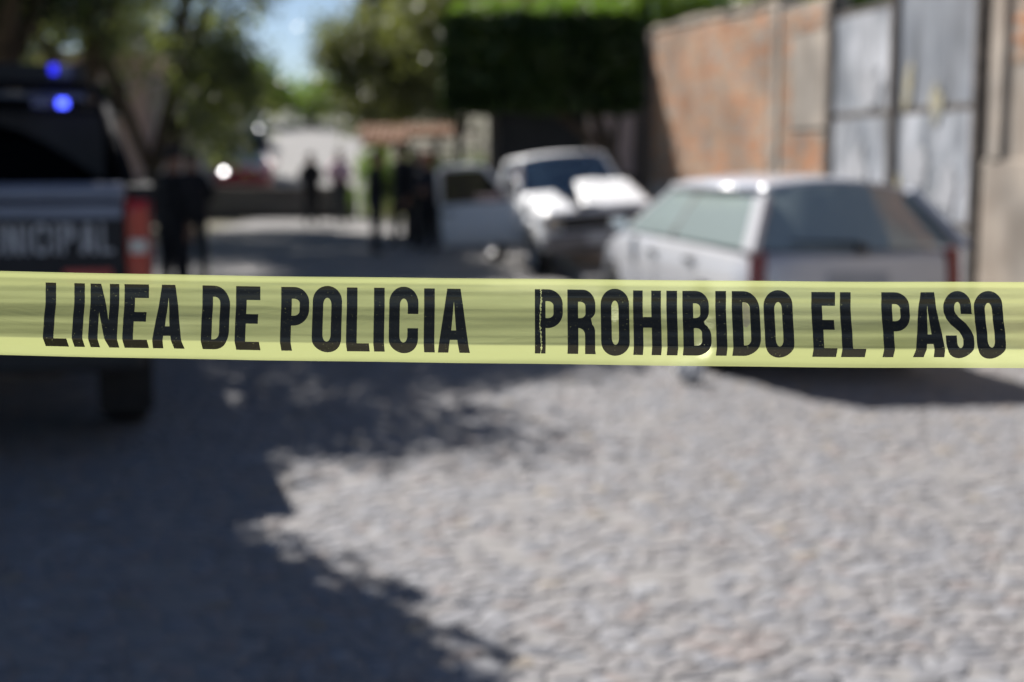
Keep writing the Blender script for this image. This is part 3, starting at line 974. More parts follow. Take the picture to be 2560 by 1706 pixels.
# --- white pickup, right door open, bonnet sprung
pk = thing('white_pickup', 'old white pickup truck with open door and sprung dented bonnet', 'pickup truck', (.75, 20.45, .057), rot=(0, R(4.5), R(192.4)))
hw = lambda y: lerp([(-.62, .79), (0, .81), (1.6, .80), (2.0, .77), (2.15, .70)], y)
zb = lambda y: lerp([(-.62, .36), (1.9, .36), (2.15, .42)], y)
zt = lambda y: lerp([(-.62, .98), (.88, .98), (.93, .84), (2.0, .80), (2.15, .76)], y)
body_shell('body', 'white_paint', pk, -.62, 2.15, hw, zb, zt, .005, [(s * .68, 1.42, .32, .40) for s in (-1, 1)])
for s in (-1, 1):
    wheel(pk, s * .70, 1.42, .32, .2)
    wheel(pk, s * .70, -1.35, .32, .2)
MB().grid(lambda u, v: ((2 * u - 1) * .62, .95 + 1.12 * v, .862 - .03 * v), 2, 4).build('engine_bay', 'engine', pk)
eb = MB()
for k in range(9):
    eb.box((random.uniform(-.3, .45), random.uniform(1.15, 1.95), .875), (random.uniform(.1, .3), random.uniform(.1, .3), random.uniform(.04, .1)))
eb.build('engine', 'engine', pk, bevel=0.02)
def fender(s, xin, z0):
    mb = MB()
    mb.grid(lambda u, v: (s * (xin + (.80 - xin) * u - (.05 * sm(1.9, 2.15, .9 + 1.25 * v))), .90 + 1.25 * v,
                          z0 + .03 - .12 * max(0, u - .82) / .18 - .20 * v - .05 * sm(.8, 1, v)), 8, 8)
    return mb.build('wing', 'white_paint', pk, smooth=True, solid=0.05)
fender(1, .30, 1.05)
fender(-1, .60, .98)
bn = MB()
def bonnet(u, v):
    x = -.74 + (0.74 + .22 * v) * u
    y = .93 + 1.16 * v
    z = 1.16 - .30 * v + .018 * math.sin(u * 2.6) + .03 * sm(.55, .62, u) * (1 - v) - .05 * sm(.9, 1, v) + .006 * math.sin(v * 7 + u * 5)
    return (x, y, z)
bn.grid(bonnet, 12, 10)
bn.build('bonnet', 'white_paint', pk, smooth=True, solid=0.03)
gr = MB().box((0, 2.135, .71), (1.06, .06, .19)).build('grille', 'black_plastic', pk, bevel=0.01)
for k in range(4):
    MB().box((0, 2.168, .65 + k * .04), (1.0, .012, .010)).build('grille_bar', 'black_plastic', gr)
for s in (-1, 1):
    MB().box((s * .62, 2.12, .71), (.21, .06, .15)).build('headlight', 'amber_lens', pk, bevel=0.02)
MB().box((0, 2.22, .50), (1.62, .13, .17)).build('front_bumper', 'bumper_grey', pk, bevel=0.03)
MB().box((0, 2.10, .37), (1.4, .06, .10)).build('valance', 'bumper_grey', pk, bevel=0.02)
MB().box((.1, 2.295, .50), (.30, .012, .13)).build('number_plate', 'white_vinyl', pk)
greenhouse(pk, [(.90, .38), (-.56, -.44)], .755, .60, .985, 1.50, .055, 'white_paint', 'glass_dark', 'glass_blue', 'glass_dark', (.05, .07), skip_right=True)
MB().box((0, .70, 1.0), (1.36, .3, .10)).build('dashboard', 'interior', pk, bevel=0.03)
MB().box((0, -.36, 1.15), (1.2, .13, .40)).build('bench_seat', 'seat_cloth', pk, bevel=0.04)
MB().grid(lambda u, v: ((2 * u - 1) * .73, -.55 + 1.3 * v, .992), 2, 4).build('cabin_floor', 'interior', pk)
bd = MB()
bd.box((0, -1.42, .62), (1.5, 1.5, .06))
bd.box((.77, -1.42, .78), (.06, 1.54, .42)); bd.box((-.77, -1.42, .78), (.06, 1.54, .42))
bd.box((0, -.685, .78), (1.47, .05, .42))
bd.build('bed', 'white_paint', pk, bevel=0.012)
MB().box((0, -2.185, .78), (1.5, .05, .40)).build('tailgate', 'white_paint', pk, bevel=0.012)
MB().box((0, -2.26, .5), (1.5, .1, .13)).build('rear_bumper', 'bumper_grey', pk, bevel=0.02)
MB().box((0, -.9, .48), (.8, 2.6, .14)).build('chassis', 'rust', pk)
for s in (-1, 1):
    MB().box((s * .79, -2.20, .76), (.07, .06, .24)).build('tail_light', 'dark_red_lens', pk, bevel=0.01)
# the door swings on its front edge, which is the right-hand front pillar
ang = R(58)
def dpt(d, z, off=0.0):              # d: distance from the hinge along the door
    return (.815 + d * math.sin(ang) + off * math.cos(ang), .80 - d * math.cos(ang) + off * math.sin(ang), z)
dm = MB()
dm.grid(lambda u, v: dpt(1.12 * u, .40 + .60 * v, .045 * math.sin(math.pi * min(1, v * 1.15))), 8, 8)
door = dm.build('door', 'white_paint', pk, smooth=True, solid=0.07)
fr = MB()
fr.tube([dpt(.02, .99), dpt(.42, 1.47), dpt(.62, 1.50), dpt(1.02, 1.50), dpt(1.10, 1.44), dpt(1.12, .99)], .036, 8)
fr.build('window_frame', 'white_paint', door, smooth=True)
gl = MB()
q = [dpt(.06, 1.0), dpt(.43, 1.45), dpt(1.06, 1.46), dpt(1.08, 1.0)]
gl.add(q, [(0, 1, 2, 3)])
M['door_glass'] = glass_mat('door_glass', (.42, .38, .40), .03, .12, (.2, .18, .19), .25)
gl.build('door_glass', 'door_glass', door, solid=0.005)
MB().box(dpt(.98, .88, .075), (.15, .03, .03), (0, 0, -(math.pi / 2 - ang))).build('handle', 'black_plastic', door, bevel=0.008)
mm = MB()
mm.tube([dpt(.06, 1.02, .02), dpt(.0, 1.18, .10)], .012, 6)
cmir = dpt(-.03, 1.34, .14)
mm.lathe([(0, -.045), (.05, -.04), (.085, -.015), (.095, .02), (.0, .03)], 20, 'y', cmir)
mm.build('side_mirror', 'chrome', door, smooth=True)

# --- dark police pickup on the left
pt = thing('police_pickup', 'dark navy police pickup with white MUNICIPAL lettering on its tailgate', 'pickup truck', (-3.57, 9.84, 0), R(15.5))
hw = lambda y: lerp([(-1.02, .97), (0, .985), (2.2, .97), (2.55, .90), (2.78, .74)], y)
zb = lambda y: lerp([(-1.02, .48), (2.4, .48), (2.78, .55)], y)
zt = lambda y: lerp([(-1.02, 1.28), (1.15, 1.28), (1.3, 1.26), (2.4, 1.16), (2.78, .98)], y)
body_shell('body', 'navy_paint', pt, -1.02, 2.78, hw, zb, zt, .03, [(s * .84, 1.85, .41, .50) for s in (-1, 1)])
for s in (-1, 1):
    wheel(pt, s * .83, 1.85, .41, .27)
    wheel(pt, s * .83, -1.65, .41, .27)
    # bed side with the arch left open over the rear wheel
    pr = [(-2.78, .66), (-2.78, 1.405), (-1.08, 1.405), (-1.08, .52), (-1.13, .52)]
    pr += [(-1.65 + .5 * math.cos(R(a)), .41 + .5 * math.sin(R(a))) for a in range(12, 169, 12)] + [(-2.15, .60)]
    v2, tr = fill([pr])
    bs_ = MB().add([(s * .985, y, z) for y, z in v2] + [(s * .90, y, z) for y, z in v2],
                   tr + [tuple(len(v2) + i for i in t[::-1]) for t in tr]
                   + [(i, (i + 1) % len(v2), len(v2) + (i + 1) % len(v2), len(v2) + i) for i in range(len(v2))])
    bs_.build('bed_side', 'navy_paint', pt)
    MB().box((s * .94, -1.93, 1.418), (.13, 1.70, .03)).build('bed_rail', 'black_plastic', pt, bevel=0.01)
    tl = MB()
    tl.grid(lambda u, v: (s * (.855 + .135 * u), -2.80 - .012 * (1 - u) + .03 * u * u, .84 + .52 * v), 4, 8)
    l_ = tl.build('tail_light', 'red_lens', pt, smooth=True, solid=0.05)
    MB().box((s * .915, -2.824, 1.12), (.085, .02, .075)).build('reversing_light', 'clear_lens', l_, bevel=0.005)
MB().box((0, -1.93, .82), (1.8, 1.7, .06)).build('bed_floor', 'black_plastic', pt)
MB().box((0, -1.105, 1.1), (1.8, .05, .6)).build('bed_front', 'navy_paint', pt)
tg = MB().box((0, -2.79, 1.05), (1.69, .07, .66)).build('tailgate', 'navy_paint', pt, bevel=0.015)
MB().box((0, -2.80, 1.395), (1.72, .11, .10)).build('top_moulding', 'silver_strip', tg, bevel=0.025)
MB().box((0, -2.832, 1.30), (1.68, .014, .075)).build('grey_stripe', 'silver_strip', tg, bevel=0.004)
MB().box((.3, -2.84, 1.26), (.22, .03, .02)).build('handle', 'black_plastic', tg, bevel=0.005)
cap = .155
ST, ST_TAPE = .115, ST
x = 0.06
for ch, wd in zip('MUNICIPAL', (.52, .45, .46, ST, .46, ST, .44, .48, .38)):
    me = letter_mesh(glyph(ch, wd), lambda a, b, x=x: (x + a * cap * 1.12, -2.8285, 1.085 + b * cap), 2)
    link('letter', me, 'white_vinyl', tg)
    x += (wd + .10) * cap * 1.12
ST = ST_TAPE
MB().box((.66, -2.83, .975), (.24, .012, .06)).build('reflector', 'red_vinyl', tg, bevel=0.003)
MB().box((0, -2.86, .58), (1.86, .2, .18)).build('rear_bumper', 'black_plastic', pt, bevel=0.03)
MB().box((0, -2.97, .60), (.34, .012, .15)).build('number_plate', 'white_vinyl', pt)
MB().box((0, -1.5, .55), (1.0, 2.6, .22)).build('chassis', 'rust', pt)
MB().tube([(-.75, -1.65, .41), (.75, -1.65, .41)], .06, 8).build('axle', 'rust', pt)
for s in (-1, 1):
    MB().box((s * .83, -2.18, .36), (.30, .015, .42)).build('mud_flap', 'rubber', pt)
greenhouse(pt, [(1.30, .55), (.10, .02), (-1.0, -.86)], .93, .72, 1.28, 1.90, .06, 'navy_paint', 'glass_dark', 'glass_dark', 'glass_dark', (.05, .05, .10))
MB().box((0, -.95, 1.58), (1.5, .06, .56)).build('rear_bulkhead', 'black_plastic', pt)
MB().box((0, -.90, 1.955), (1.3, .04, .05)).build('roof_edge_strip', 'silver_strip', pt, bevel=0.01)
lb = MB().box((0, -.70, 2.10), (1.30, .30, .13)).build('light_bar', 'black_plastic', pt, bevel=0.03)
for s in (-1, 1):
    MB().box((s * .3, -.70, 2.005), (.06, .2, .08)).build('bracket', 'black_tube', lb)
MB().box((.50, -.865, 2.11), (.15, .03, .09)).build('lamp', 'blue_lens', lb, bevel=0.01)
MB().box((.46, -.875, 2.125), (.045, .03, .06)).build('lamp', 'blue_lamp', lb, bevel=0.01)
MB().box((-.50, -.865, 2.11), (.15, .03, .09)).build('lamp', 'blue_lens', lb, bevel=0.01)
rb = MB()
for s in (-1, 1):
    rb.tube([(s * .86, -1.35, 1.42), (s * .74, -1.28, 1.95), (s * .68, -1.26, 2.0)], .034, 10)
    rb.tube([(s * .90, -2.25, 1.42), (s * .76, -1.32, 1.92)], .028, 10)
rb.tube([(-.68, -1.26, 2.0), (.68, -1.26, 2.0)], .034, 10)
roll = rb.build('roll_bar', 'black_tube', pt, smooth=True)
MB().box((.52, -1.31, 1.90), (.06, .05, .05)).build('strobe_lamp', 'blue_lamp_b', roll, bevel=0.01)
MB().box((.40, -1.30, 1.90), (.12, .05, .07)).build('strobe_lamp', 'blue_lens', roll, bevel=0.01)
MB().box((-.46, -1.30, 1.90), (.24, .05, .07)).build('strobe_lamp', 'blue_lens', roll, bevel=0.01)
MB().tube([(-.70, -1.30, 1.86), (.70, -1.30, 1.86)], .02, 8).build('lamp_rail', 'black_tube', roll)

# ------------------------------------------------------------ people
def person(label, loc, rz, height, top, legs, arms=0, bulk=1.0, lean=0.0, cap=None, legspread=1.0, vest=None, stride=0.0, group=None):
    t = thing('person', label, 'person', loc, rz, group)
    V, E_, RAD = [], [], []
    def add(p, r, par=None):
        V.append(p)
        RAD.append(r if isinstance(r, tuple) else (r, r))
        if par is not None: E_.append((par, len(V) - 1))
        return len(V) - 1
    ly = lambda z: -lean * max(0, z - .9)
    P = add((0, 0, .94), (.155, .115))
    s1 = add((0, ly(1.1), 1.10), (.145, .105), P)
    ch = add((0, ly(1.3), 1.29), (.165, .115), s1)
    nb = add((0, ly(1.43), 1.425), (.085, .075), ch)
    nk = add((0, ly(1.48) - .01, 1.485), (.055, .058), nb)
    h1 = add((0, ly(1.54) - .022, 1.545), (.066, .078), nk)
    h2 = add((0, ly(1.61) - .015, 1.615), (.076, .094), h1)
    add((0, ly(1.68) - .005, 1.675), (.052, .066), h2)
    for s in (-1, 1):
        sh = add((s * .165, ly(1.38), 1.375), .068, ch)
        if arms == 0:
            el = (s * .235, ly(1.13) + .03, 1.12); wr = (s * .235, ly(.9) - .03, .88); hd = (s * .23, ly(.83) - .05, .80)
        elif arms == 1:      # hands together in front of the belt
            el = (s * .27, ly(1.13) + .02, 1.12); wr = (s * .12, ly(1.05) - .20, 1.04); hd = (s * .05, ly(1.05) - .24, 1.05)
        else:                # one hand raised to the face or radio
            if s == 1:
                el = (s * .27, ly(1.15) - .05, 1.13); wr = (s * .16, ly(1.35) - .20, 1.34); hd = (s * .11, ly(1.4) - .17, 1.42)
            else:
                el = (s * .27, ly(1.13) + .05, 1.12); wr = (s * .20, ly(1.0) - .12, .98); hd = (s * .16, ly(1.0) - .18, .97)
        e = add(el, .050, sh)
        w = add(wr, .033, e)
        pmid = add(hd, (.036, .022), w)
        dv = (Vector(hd) - Vector(wr)).normalized()
        sd = Vector((0, 1, 0)) if abs(dv.y) < .7 else Vector((0, 0, 1))
        for k, ln in enumerate((.075, .085, .08, .06)):
            b = Vector(hd) + sd * (.024 - .016 * k) + dv * .03
            a1 = add(tuple(b), .0095, pmid)
            a2 = add(tuple(b + dv * ln * .55), .0085, a1)
            add(tuple(b + dv * ln * .95 + Vector((-s * .012, 0, 0))), .007, a2)
        tb = add(tuple(Vector(wr) + dv * .035 + sd * .035), .011, pmid)
        add(tuple(Vector(wr) + dv * .075 + sd * .05), .009, tb)
        sp = legspread
        st = stride * s
        hp = add((s * .088, 0, .87), .098, P)
        kn = add((s * .105 * sp, -.025 + st * .5, .50), .064, hp)
        an = add((s * .12 * sp, .02 + st, .10), .046, kn)
        hl_ = add((s * .12 * sp, .03 + st, .045), .044, an)
        add((s * .135 * sp, -.13 + st, .036), .036, hl_)
    k = height / 1.735
    me = bpy.data.meshes.new('body')
    me.from_pydata([tuple(c * k for c in v) for v in V], E_, [])
    o = bpy.data.objects.new('body', me)
    COL.objects.link(o)
    md = o.modifiers.new('skin', 'SKIN')
    md.use_smooth_shade = True
    for i, sv_ in enumerate(me.skin_vertices[0].data):
        bk = bulk if RAD[i][0] > .04 else 1.0
        sv_.radius = (RAD[i][0] * k * bk, RAD[i][1] * k * bk)
        sv_.use_root = i == 0
    md2 = o.modifiers.new('sub', 'SUBSURF')
    md2.levels = md2.render_levels = 1
    dg = bpy.context.evaluated_depsgraph_get()
    m2 = bpy.data.meshes.new_from_object(o.evaluated_get(dg))
    o.modifiers.clear()
    o.data = m2
    m2.materials.clear()
    for m in ('skin', top, legs, 'boot'):
        m2.materials.append(M[m])
    handz = [Vector(V[i]) * k for i in range(len(V)) if RAD[i][0] < .03 or RAD[i] == (.036, .022)]
    for p in m2.polygons:
        c = p.center
        z = c.z / k
        if z < .12: mi = 3
        elif z < .96 and abs(c.x) < .21 * k and min((c - h).length for h in handz) > .06 * k: mi = 2
        elif z > 1.46: mi = 0
        elif min((c - h).length for h in handz) < .05 * k: mi = 0
        else: mi = 1
        p.material_index = mi
        p.use_smooth = True
    o.parent = t
    hz = ly(1.62) * k
    he = MB()
    he.grid(lambda u, v: ((.086 * math.cos(2 * math.pi * u) * math.sin(math.pi * (.02 + .56 * v))) * k,
                          hz + (.012 + (.104 + .0 * v) * math.sin(2 * math.pi * u) * math.sin(math.pi * (.02 + .56 * v)) + .02 * v) * k,
                          (1.625 + .105 * math.cos(math.pi * (.02 + .56 * v)) + .05 * v * (1 - math.sin(2 * math.pi * u)) * .5) * k), 18, 8)
    he.build('hair', 'hair', t, smooth=True)
    fc = MB()
    for s in (-1, 1):
        fc.lathe([(0, -.012 * k), (.010 * k, -.006 * k), (.012 * k, 0), (0, .01 * k)], 8, 'y', (s * .032 * k, hz - .098 * k, 1.625 * k))
    fc.build('eyes', 'eye', t)
    ns = MB().add([(-.016 * k, hz - .095 * k, 1.585 * k), (.016 * k, hz - .095 * k, 1.585 * k), (0, hz - .128 * k, 1.59 * k), (0, hz - .10 * k, 1.635 * k)], [(0, 1, 2), (0, 2, 3), (1, 3, 2), (0, 3, 1)])
    ns.build('nose', 'skin', t)
    if cap:
        cb = MB()
        cb.lathe([(.0, .115), (.06, .11), (.092, .08), (.102, .02), (.1, 0)], 18, 'z', (0, 0, 0))
        cb.v = [(x, y * 1.15, z) for x, y, z in cb.v]
        c_ = cb.build('cap', cap, t, smooth=True, loc=(0, hz + .005, 1.635 * k))
        MB().grid(lambda u, v: ((u - .5) * .17, -.10 - .09 * v * (1 - (2 * u - 1) ** 2 * .6), .012 - .02 * v), 6, 3).build('peak', cap, c_, solid=.006)
    if vest:
        vb_ = MB()
        vb_.grid(lambda u, v: ((.185 - .02 * abs(v - .5)) * math.cos(2 * math.pi * u) * k, ly(1.02 + .36 * v) * k + (.138 * math.sin(2 * math.pi * u)) * k, (1.02 + .36 * v) * k), 20, 6)
        vb_.build('vest', vest, t, smooth=True, solid=.02)
    bl = MB()
    bl.grid(lambda u, v: (.168 * math.cos(2 * math.pi * u) * k, .130 * math.sin(2 * math.pi * u) * k, (.955 + .05 * v) * k), 20, 1)
    bl.build('belt', 'boot', t, smooth=True, solid=.012)
    return t

person('person in black uniform and cap standing just beyond the police pickup', (-3.70, 15.5, 0), R(150), 1.67, 'cloth_black', 'cloth_black', 0, 1.3, .06, 'cloth_black', 1.0, 'cloth_black')
person('bareheaded person in black standing behind the uniformed one by the police pickup', (-4.02, 18.0, 0), R(210), 1.66, 'cloth_black', 'cloth_black', 1, 1.3, .05, None, 1.0)
person('person in black standing beside the one in pink before the low wall', (-4.72, 33.6, 0), R(200), 1.70, 'cloth_black', 'cloth_black', 1, 1.5, .02, None, 1.0, 'cloth_black')
person('person in pink top and dark trousers before the low wall', (-4.12, 34.2, 0), R(20), 1.76, 'cloth_pink', 'cloth_grey', 1, 1.5, .0, None, .9)
person('slim person in black with legs together, left of the open pickup door', (-2.24, 23.4, 0), R(100), 1.68, 'cloth_black', 'cloth_navy', 1, 1.5, .03, None, .8)
person('tall person in black with legs apart, facing the slim one in black', (-1.93, 25.4, 0), R(-60), 1.80, 'cloth_black', 'cloth_black', 0, 1.5, .04, 'cloth_black', 1.7, 'cloth_black', .08)
person('stocky person in grey and black behind the tall one in black', (-1.80, 26.6, 0), R(170), 1.74, 'cloth_grey', 'cloth_black', 0, 1.5, .03, None, 1.3)
person('person in dark clothes and red cap close behind the open pickup door', (-1.42, 24.3, 0), R(-30), 1.64, 'cloth_navy', 'cloth_black', 1, 1.5, .05, 'cloth_red', 1.1)

# ------------------------------------------------------------ vegetation
def leaves_mesh(name, centers, size, m, parent=None, flat=0.0):
    n = len(centers)
    a = rng.normal(size=(n, 3)); a /= np.linalg.norm(a, axis=1)[:, None]
    if flat:
        a[:, 2] *= (1 - flat)
        a /= np.linalg.norm(a, axis=1)[:, None]
    b = rng.normal(size=(n, 3))
    b -= a * np.sum(a * b, axis=1)[:, None]
    b /= np.linalg.norm(b, axis=1)[:, None]
    sz = size * rng.uniform(.6, 1.35, n)[:, None]
    v = np.empty((n, 4, 3))
    v[:, 0] = centers - a * sz
    v[:, 1] = centers + b * sz * .42
    v[:, 2] = centers + a * sz
    v[:, 3] = centers - b * sz * .42
    me = bpy.data.meshes.new(name)
    me.vertices.add(n * 4)
    me.vertices.foreach_set('co', v.reshape(-1))
    me.loops.add(n * 4)
    me.loops.foreach_set('vertex_index', np.arange(n * 4, dtype=np.int32))
    me.polygons.add(n)
    me.polygons.foreach_set('loop_start', np.arange(0, n * 4, 4, dtype=np.int32))
    me.update(calc_edges=True)
    me.validate()
    return link(name, me, m, parent)

def clumps(lobes, per, nclump, spread, leaf_n):
    out = []
    for (c, r) in lobes:
        c, r = np.array(c), np.array(r)
        k = nclump
        d = rng.normal(size=(k, 3)); d /= np.linalg.norm(d, axis=1)[:, None]
        rad = rng.uniform(.35, 1.0, k) ** .6
        cc = c + d * r * rad[:, None]
        q = cc[:, None, :] + rng.normal(size=(k, leaf_n, 3)) * spread
        out.append(q.reshape(-1, 3))
    return np.concatenate(out)

def tree(name, label, base, lobes, m, trunk_r=.18, nclump=70, leaf_n=60, spread=.28, size=.09, group=None, cat='tree', thin=1.0):
    t = thing(name, label, cat, base, 0, group)
    zlow = min(c[2] - r[2] for c, r in lobes)
    tb = MB()
    fork = max(1.2, zlow * .8)
    cx = sum(c[0] for c, r in lobes) / len(lobes) * .3
    cy = sum(c[1] for c, r in lobes) / len(lobes) * .3
    mid = Vector((cx * .5 + random.uniform(-.12, .12), cy * .5, fork * .5))
    top = Vector((cx, cy, fork))
    tb.tube([(0, 0, -.1), (0, 0, .12), tuple(mid), tuple(top)], [trunk_r * 1.5, trunk_r * 1.1, trunk_r * .9, trunk_r * .8], 10)
    tk_ = tb.build('trunk', 'bark', t, smooth=True)
    for c, r in lobes:
        cv = Vector(c)
        lm = MB()
        b1 = top.lerp(cv, .5) + Vector((random.uniform(-.2, .2), random.uniform(-.2, .2), .15))
        lm.tube([tuple(top - Vector((0, 0, .1))), tuple(b1), tuple(cv)], [trunk_r * .6, trunk_r * .4, trunk_r * .18], 7)
        for k in range(4):
            d = Vector((random.uniform(-1, 1) * r[0], random.uniform(-1, 1) * r[1], random.uniform(-.3, .9) * r[2])) * .75
            lm.tube([tuple(b1.lerp(cv, .6)), tuple(cv + d * .5), tuple(cv + d)], [trunk_r * .22, trunk_r * .14, trunk_r * .05], 5)
        lm.build('limb', 'bark', tk_, smooth=True)
    low = [l for l in lobes if l[0][2] < 6.0]
    high = [l for l in lobes if l[0][2] >= 6.0]
    ps = ([clumps(low, 0, int(nclump * thin), spread, leaf_n)] if low else []) + ([clumps(high, 0, nclump, spread, leaf_n)] if high else [])
    leaves_mesh('crown', np.concatenate(ps), size, m, t)
    return t

GL = 'trees along the left side of the street'
def rel(base, lobes): return [((c[0] - base[0], c[1] - base[1], c[2] - base[2]), r) for c, r in lobes]
B1 = (-6.4, 8.4, -.05)
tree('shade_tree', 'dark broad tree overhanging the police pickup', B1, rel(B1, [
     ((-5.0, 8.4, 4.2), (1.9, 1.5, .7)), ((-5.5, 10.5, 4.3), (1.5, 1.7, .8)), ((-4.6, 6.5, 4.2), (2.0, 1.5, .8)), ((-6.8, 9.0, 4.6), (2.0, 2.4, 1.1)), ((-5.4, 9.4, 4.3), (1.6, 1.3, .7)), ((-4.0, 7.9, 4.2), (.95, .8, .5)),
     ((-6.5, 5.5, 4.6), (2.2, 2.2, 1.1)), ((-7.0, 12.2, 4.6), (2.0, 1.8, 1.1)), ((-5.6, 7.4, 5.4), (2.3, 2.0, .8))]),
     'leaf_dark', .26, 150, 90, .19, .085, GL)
B2 = (-6.3, 14.6, -.05)
tree('shade_tree', 'dark tree with thin dappled crown behind the police pickup', B2, rel(B2, [
     ((-4.2, 13.2, 4.3), (1.3, 1.2, .7)), ((-3.5, 11.9, 4.2), (.9, .8, .5)), ((-3.8, 14.8, 4.4), (1.2, 1.2, .7)), ((-5.6, 14.0, 4.7), (1.8, 1.8, 1.0)), ((-6.2, 16.2, 5.0), (1.8, 1.6, 1.1))]),
     'leaf_dark', .24, 42, 46, .24, .08, GL)
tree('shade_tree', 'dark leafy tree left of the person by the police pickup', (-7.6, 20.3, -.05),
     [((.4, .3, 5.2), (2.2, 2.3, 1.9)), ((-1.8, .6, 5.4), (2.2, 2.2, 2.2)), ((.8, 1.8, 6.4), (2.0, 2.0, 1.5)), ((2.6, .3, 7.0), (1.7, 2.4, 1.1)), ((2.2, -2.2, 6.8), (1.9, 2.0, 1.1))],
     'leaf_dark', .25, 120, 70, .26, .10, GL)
tree('shade_tree', 'grey green tree hanging over the shaded middle of the street', (-8.1, 26.3, -.05),
     [((.9, .3, 5.4), (2.2, 2.4, 2.0)), ((-1.6, .6, 5.6), (2.4, 2.4, 2.2)), ((1.6, 1.6, 6.6), (1.8, 2.0, 1.5)), ((2.0, -.3, 7.2), (1.5, 2.4, 1.1))],
     'leaf_grey', .25, 120, 70, .24, .10, GL, thin=.42)
tree('shade_tree', 'grey green tree edging the strip of sky', (-8.3, 32.2, -.05),
     [((.9, .3, 5.2), (2.1, 2.0, 2.2)), ((-1.6, .6, 5.4), (2.2, 2.4, 2.0)), ((1.3, .6, 7.2), (1.7, 2.0, 1.6)), ((2.6, .0, 7.6), (1.6, 2.2, 1.1)), ((1.9, .2, 3.0), (.9, .9, 1.3)), ((-1.0, -1.5, 6.3), (2.2, 1.6, 1.2))],
     'leaf_grey', .22, 110, 60, .27, .11, GL, thin=.42)
tree('shade_tree', 'far grey green tree standing before the pink house', (-13.5, 36.0, -.05),
     [((0, 0, 6.2), (2.8, 2.4, 2.6))], 'leaf_grey', .25, 110, 60, .33, .13, GL)
GC = 'trees beyond the end of the street'
def tz(y): return .98 * hill_z(y) - .15
tree('background_tree', 'olive tree standing right of the climbing road', (-4.4, 46, tz(46)),
     [((0, 0, 3.2), (1.7, 1.6, 1.6)), ((1.4, .4, 3.8), (1.4, 1.6, 1.5)), ((-.7, .2, 4.6), (1.2, 1.3, 1.0))], 'leaf_olive', .16, 56, 50, .3, .12, GC)
tree('background_tree', 'taller olive tree behind the low wall', (-1.6, 44, tz(44)),
     [((0, 0, 4.2), (1.7, 1.6, 1.9)), ((-1.2, .4, 5.2), (1.2, 1.4, 1.3)), ((1.3, .4, 5.4), (1.5, 1.4, 1.6))], 'leaf_olive', .18, 56, 50, .3, .12, GC)
tree('background_tree', 'loose olive tree behind the tiled canopy', (-2.6, 48, tz(48)),
     [((0, 0, 3.2), (1.5, 1.2, 1.0)), ((1.2, .3, 3.6), (1.4, 1.2, 1.2))], 'leaf_olive', .15, 44, 50, .28, .11, GC)
tree('background_tree', 'green tree arching over the top of the climbing road', (-10.2, 74, tz(74)),
     [((0, 0, 1.5), (3.0, 2.4, .8)), ((3.2, 0, 2.0), (2.6, 2.4, 1.1)), ((-4.4, 0, 2.2), (3.2, 2.4, 1.2))], 'leaf_green', .25, 56, 50, .42, .18, GC)
tree('background_tree', 'bushy dark tree left of the climbing road', (-11.6, 50, tz(50)),
     [((0, 0, 2.9), (1.9, 2.0, 2.1)), ((-1.6, .3, 3.6), (2.0, 2.0, 2.2)), ((.6, .5, 4.4), (1.4, 1.5, 1.3))], 'leaf_dark', .2, 60, 50, .33, .13, GC)
tree('background_tree', 'bright green tree rising behind the brick wall', (4.9, 31, -.05),
     [((0, 0, 4.3), (1.8, 1.8, 1.2)), ((-2.3, .5, 4.5), (1.7, 1.6, 1.1)), ((2.2, .3, 4.8), (1.8, 1.7, 1.3))], 'leaf_green', .2, 110, 60, .27, .10, GC)
tree('background_tree', 'green tree behind the house roof', (-.2, 36, -.05),
     [((0, 0, 4.6), (1.8, 1.6, 1.4)), ((1.9, .5, 4.9), (1.8, 1.6, 1.4)), ((-1.3, .3, 5.2), (1.2, 1.2, 1.1))], 'leaf_olive', .2, 60, 50, .28, .11, GC)

cyp = thing('cypress', 'tall dark cypress behind the olive trees', 'tree', (-4.6, 52, tz(52)))
MB().tube([(0, 0, 0), (0, 0, 8.5)], [.18, .04], 8).build('trunk', 'bark', cyp, smooth=True)
zz = rng.uniform(1.5, 10.0, 9000)
rr = np.interp(zz, [1.5, 3.0, 6, 10], [.9, 1.15, .95, .1]) * np.sqrt(rng.uniform(.15, 1, 9000))
aa = rng.uniform(0, 6.283, 9000)
leaves_mesh('crown', np.stack([rr * np.cos(aa), rr * np.sin(aa), zz], 1), .13, 'leaf_cypress', cyp)

# clipped box-shaped ficus over the pickup
fi = thing('clipped_ficus', 'ficus tree clipped into a flat topped box, above the white pickup', 'tree', (1.9, 25.75, .11))
tb = MB()
tb.tube([(0, 0, -.1), (.05, 0, .8), (-.15, 0, 1.6), (-.6, 0, 2.6)], [.17, .14, .13, .08], 10)
tb.tube([(-.1, 0, 1.5), (-1.4, .1, 2.5), (-2.2, .1, 3.0)], [.09, .07, .03], 7)
tb.tube([(-.1, 0, 1.5), (.1, .3, 2.6)], [.09, .03], 7)
tb.build('trunk', 'bark', fi, smooth=True)
def box_leaves(n, c, h, rr_):
    p = rng.uniform(-1, 1, (n, 3))
    ax = rng.choice(3, n, p=[.27, .30, .43])
    sg_ = rng.choice([-1, 1], n)
    p[np.arange(n), ax] = sg_ * rng.uniform(.90, 1.02, n)
    l = np.maximum(0, np.abs(p) - .8)
    ex = np.linalg.norm(l, axis=1)
    k = np.where(ex > .2, .2 / np.maximum(ex, 1e-6), 1.0)
    p = np.sign(p) * (np.minimum(np.abs(p), .8) + l * k[:, None])
    p += .03 * np.sin(p[:, [1, 2, 0]] * 9 + np.array([0, 2, 4]))
    return np.array(c) + p * np.array(h) + rng.normal(size=(n, 3)) * .025
fc_, fh_ = (-1.36, -.35, 3.07), (1.70, .85, .79)
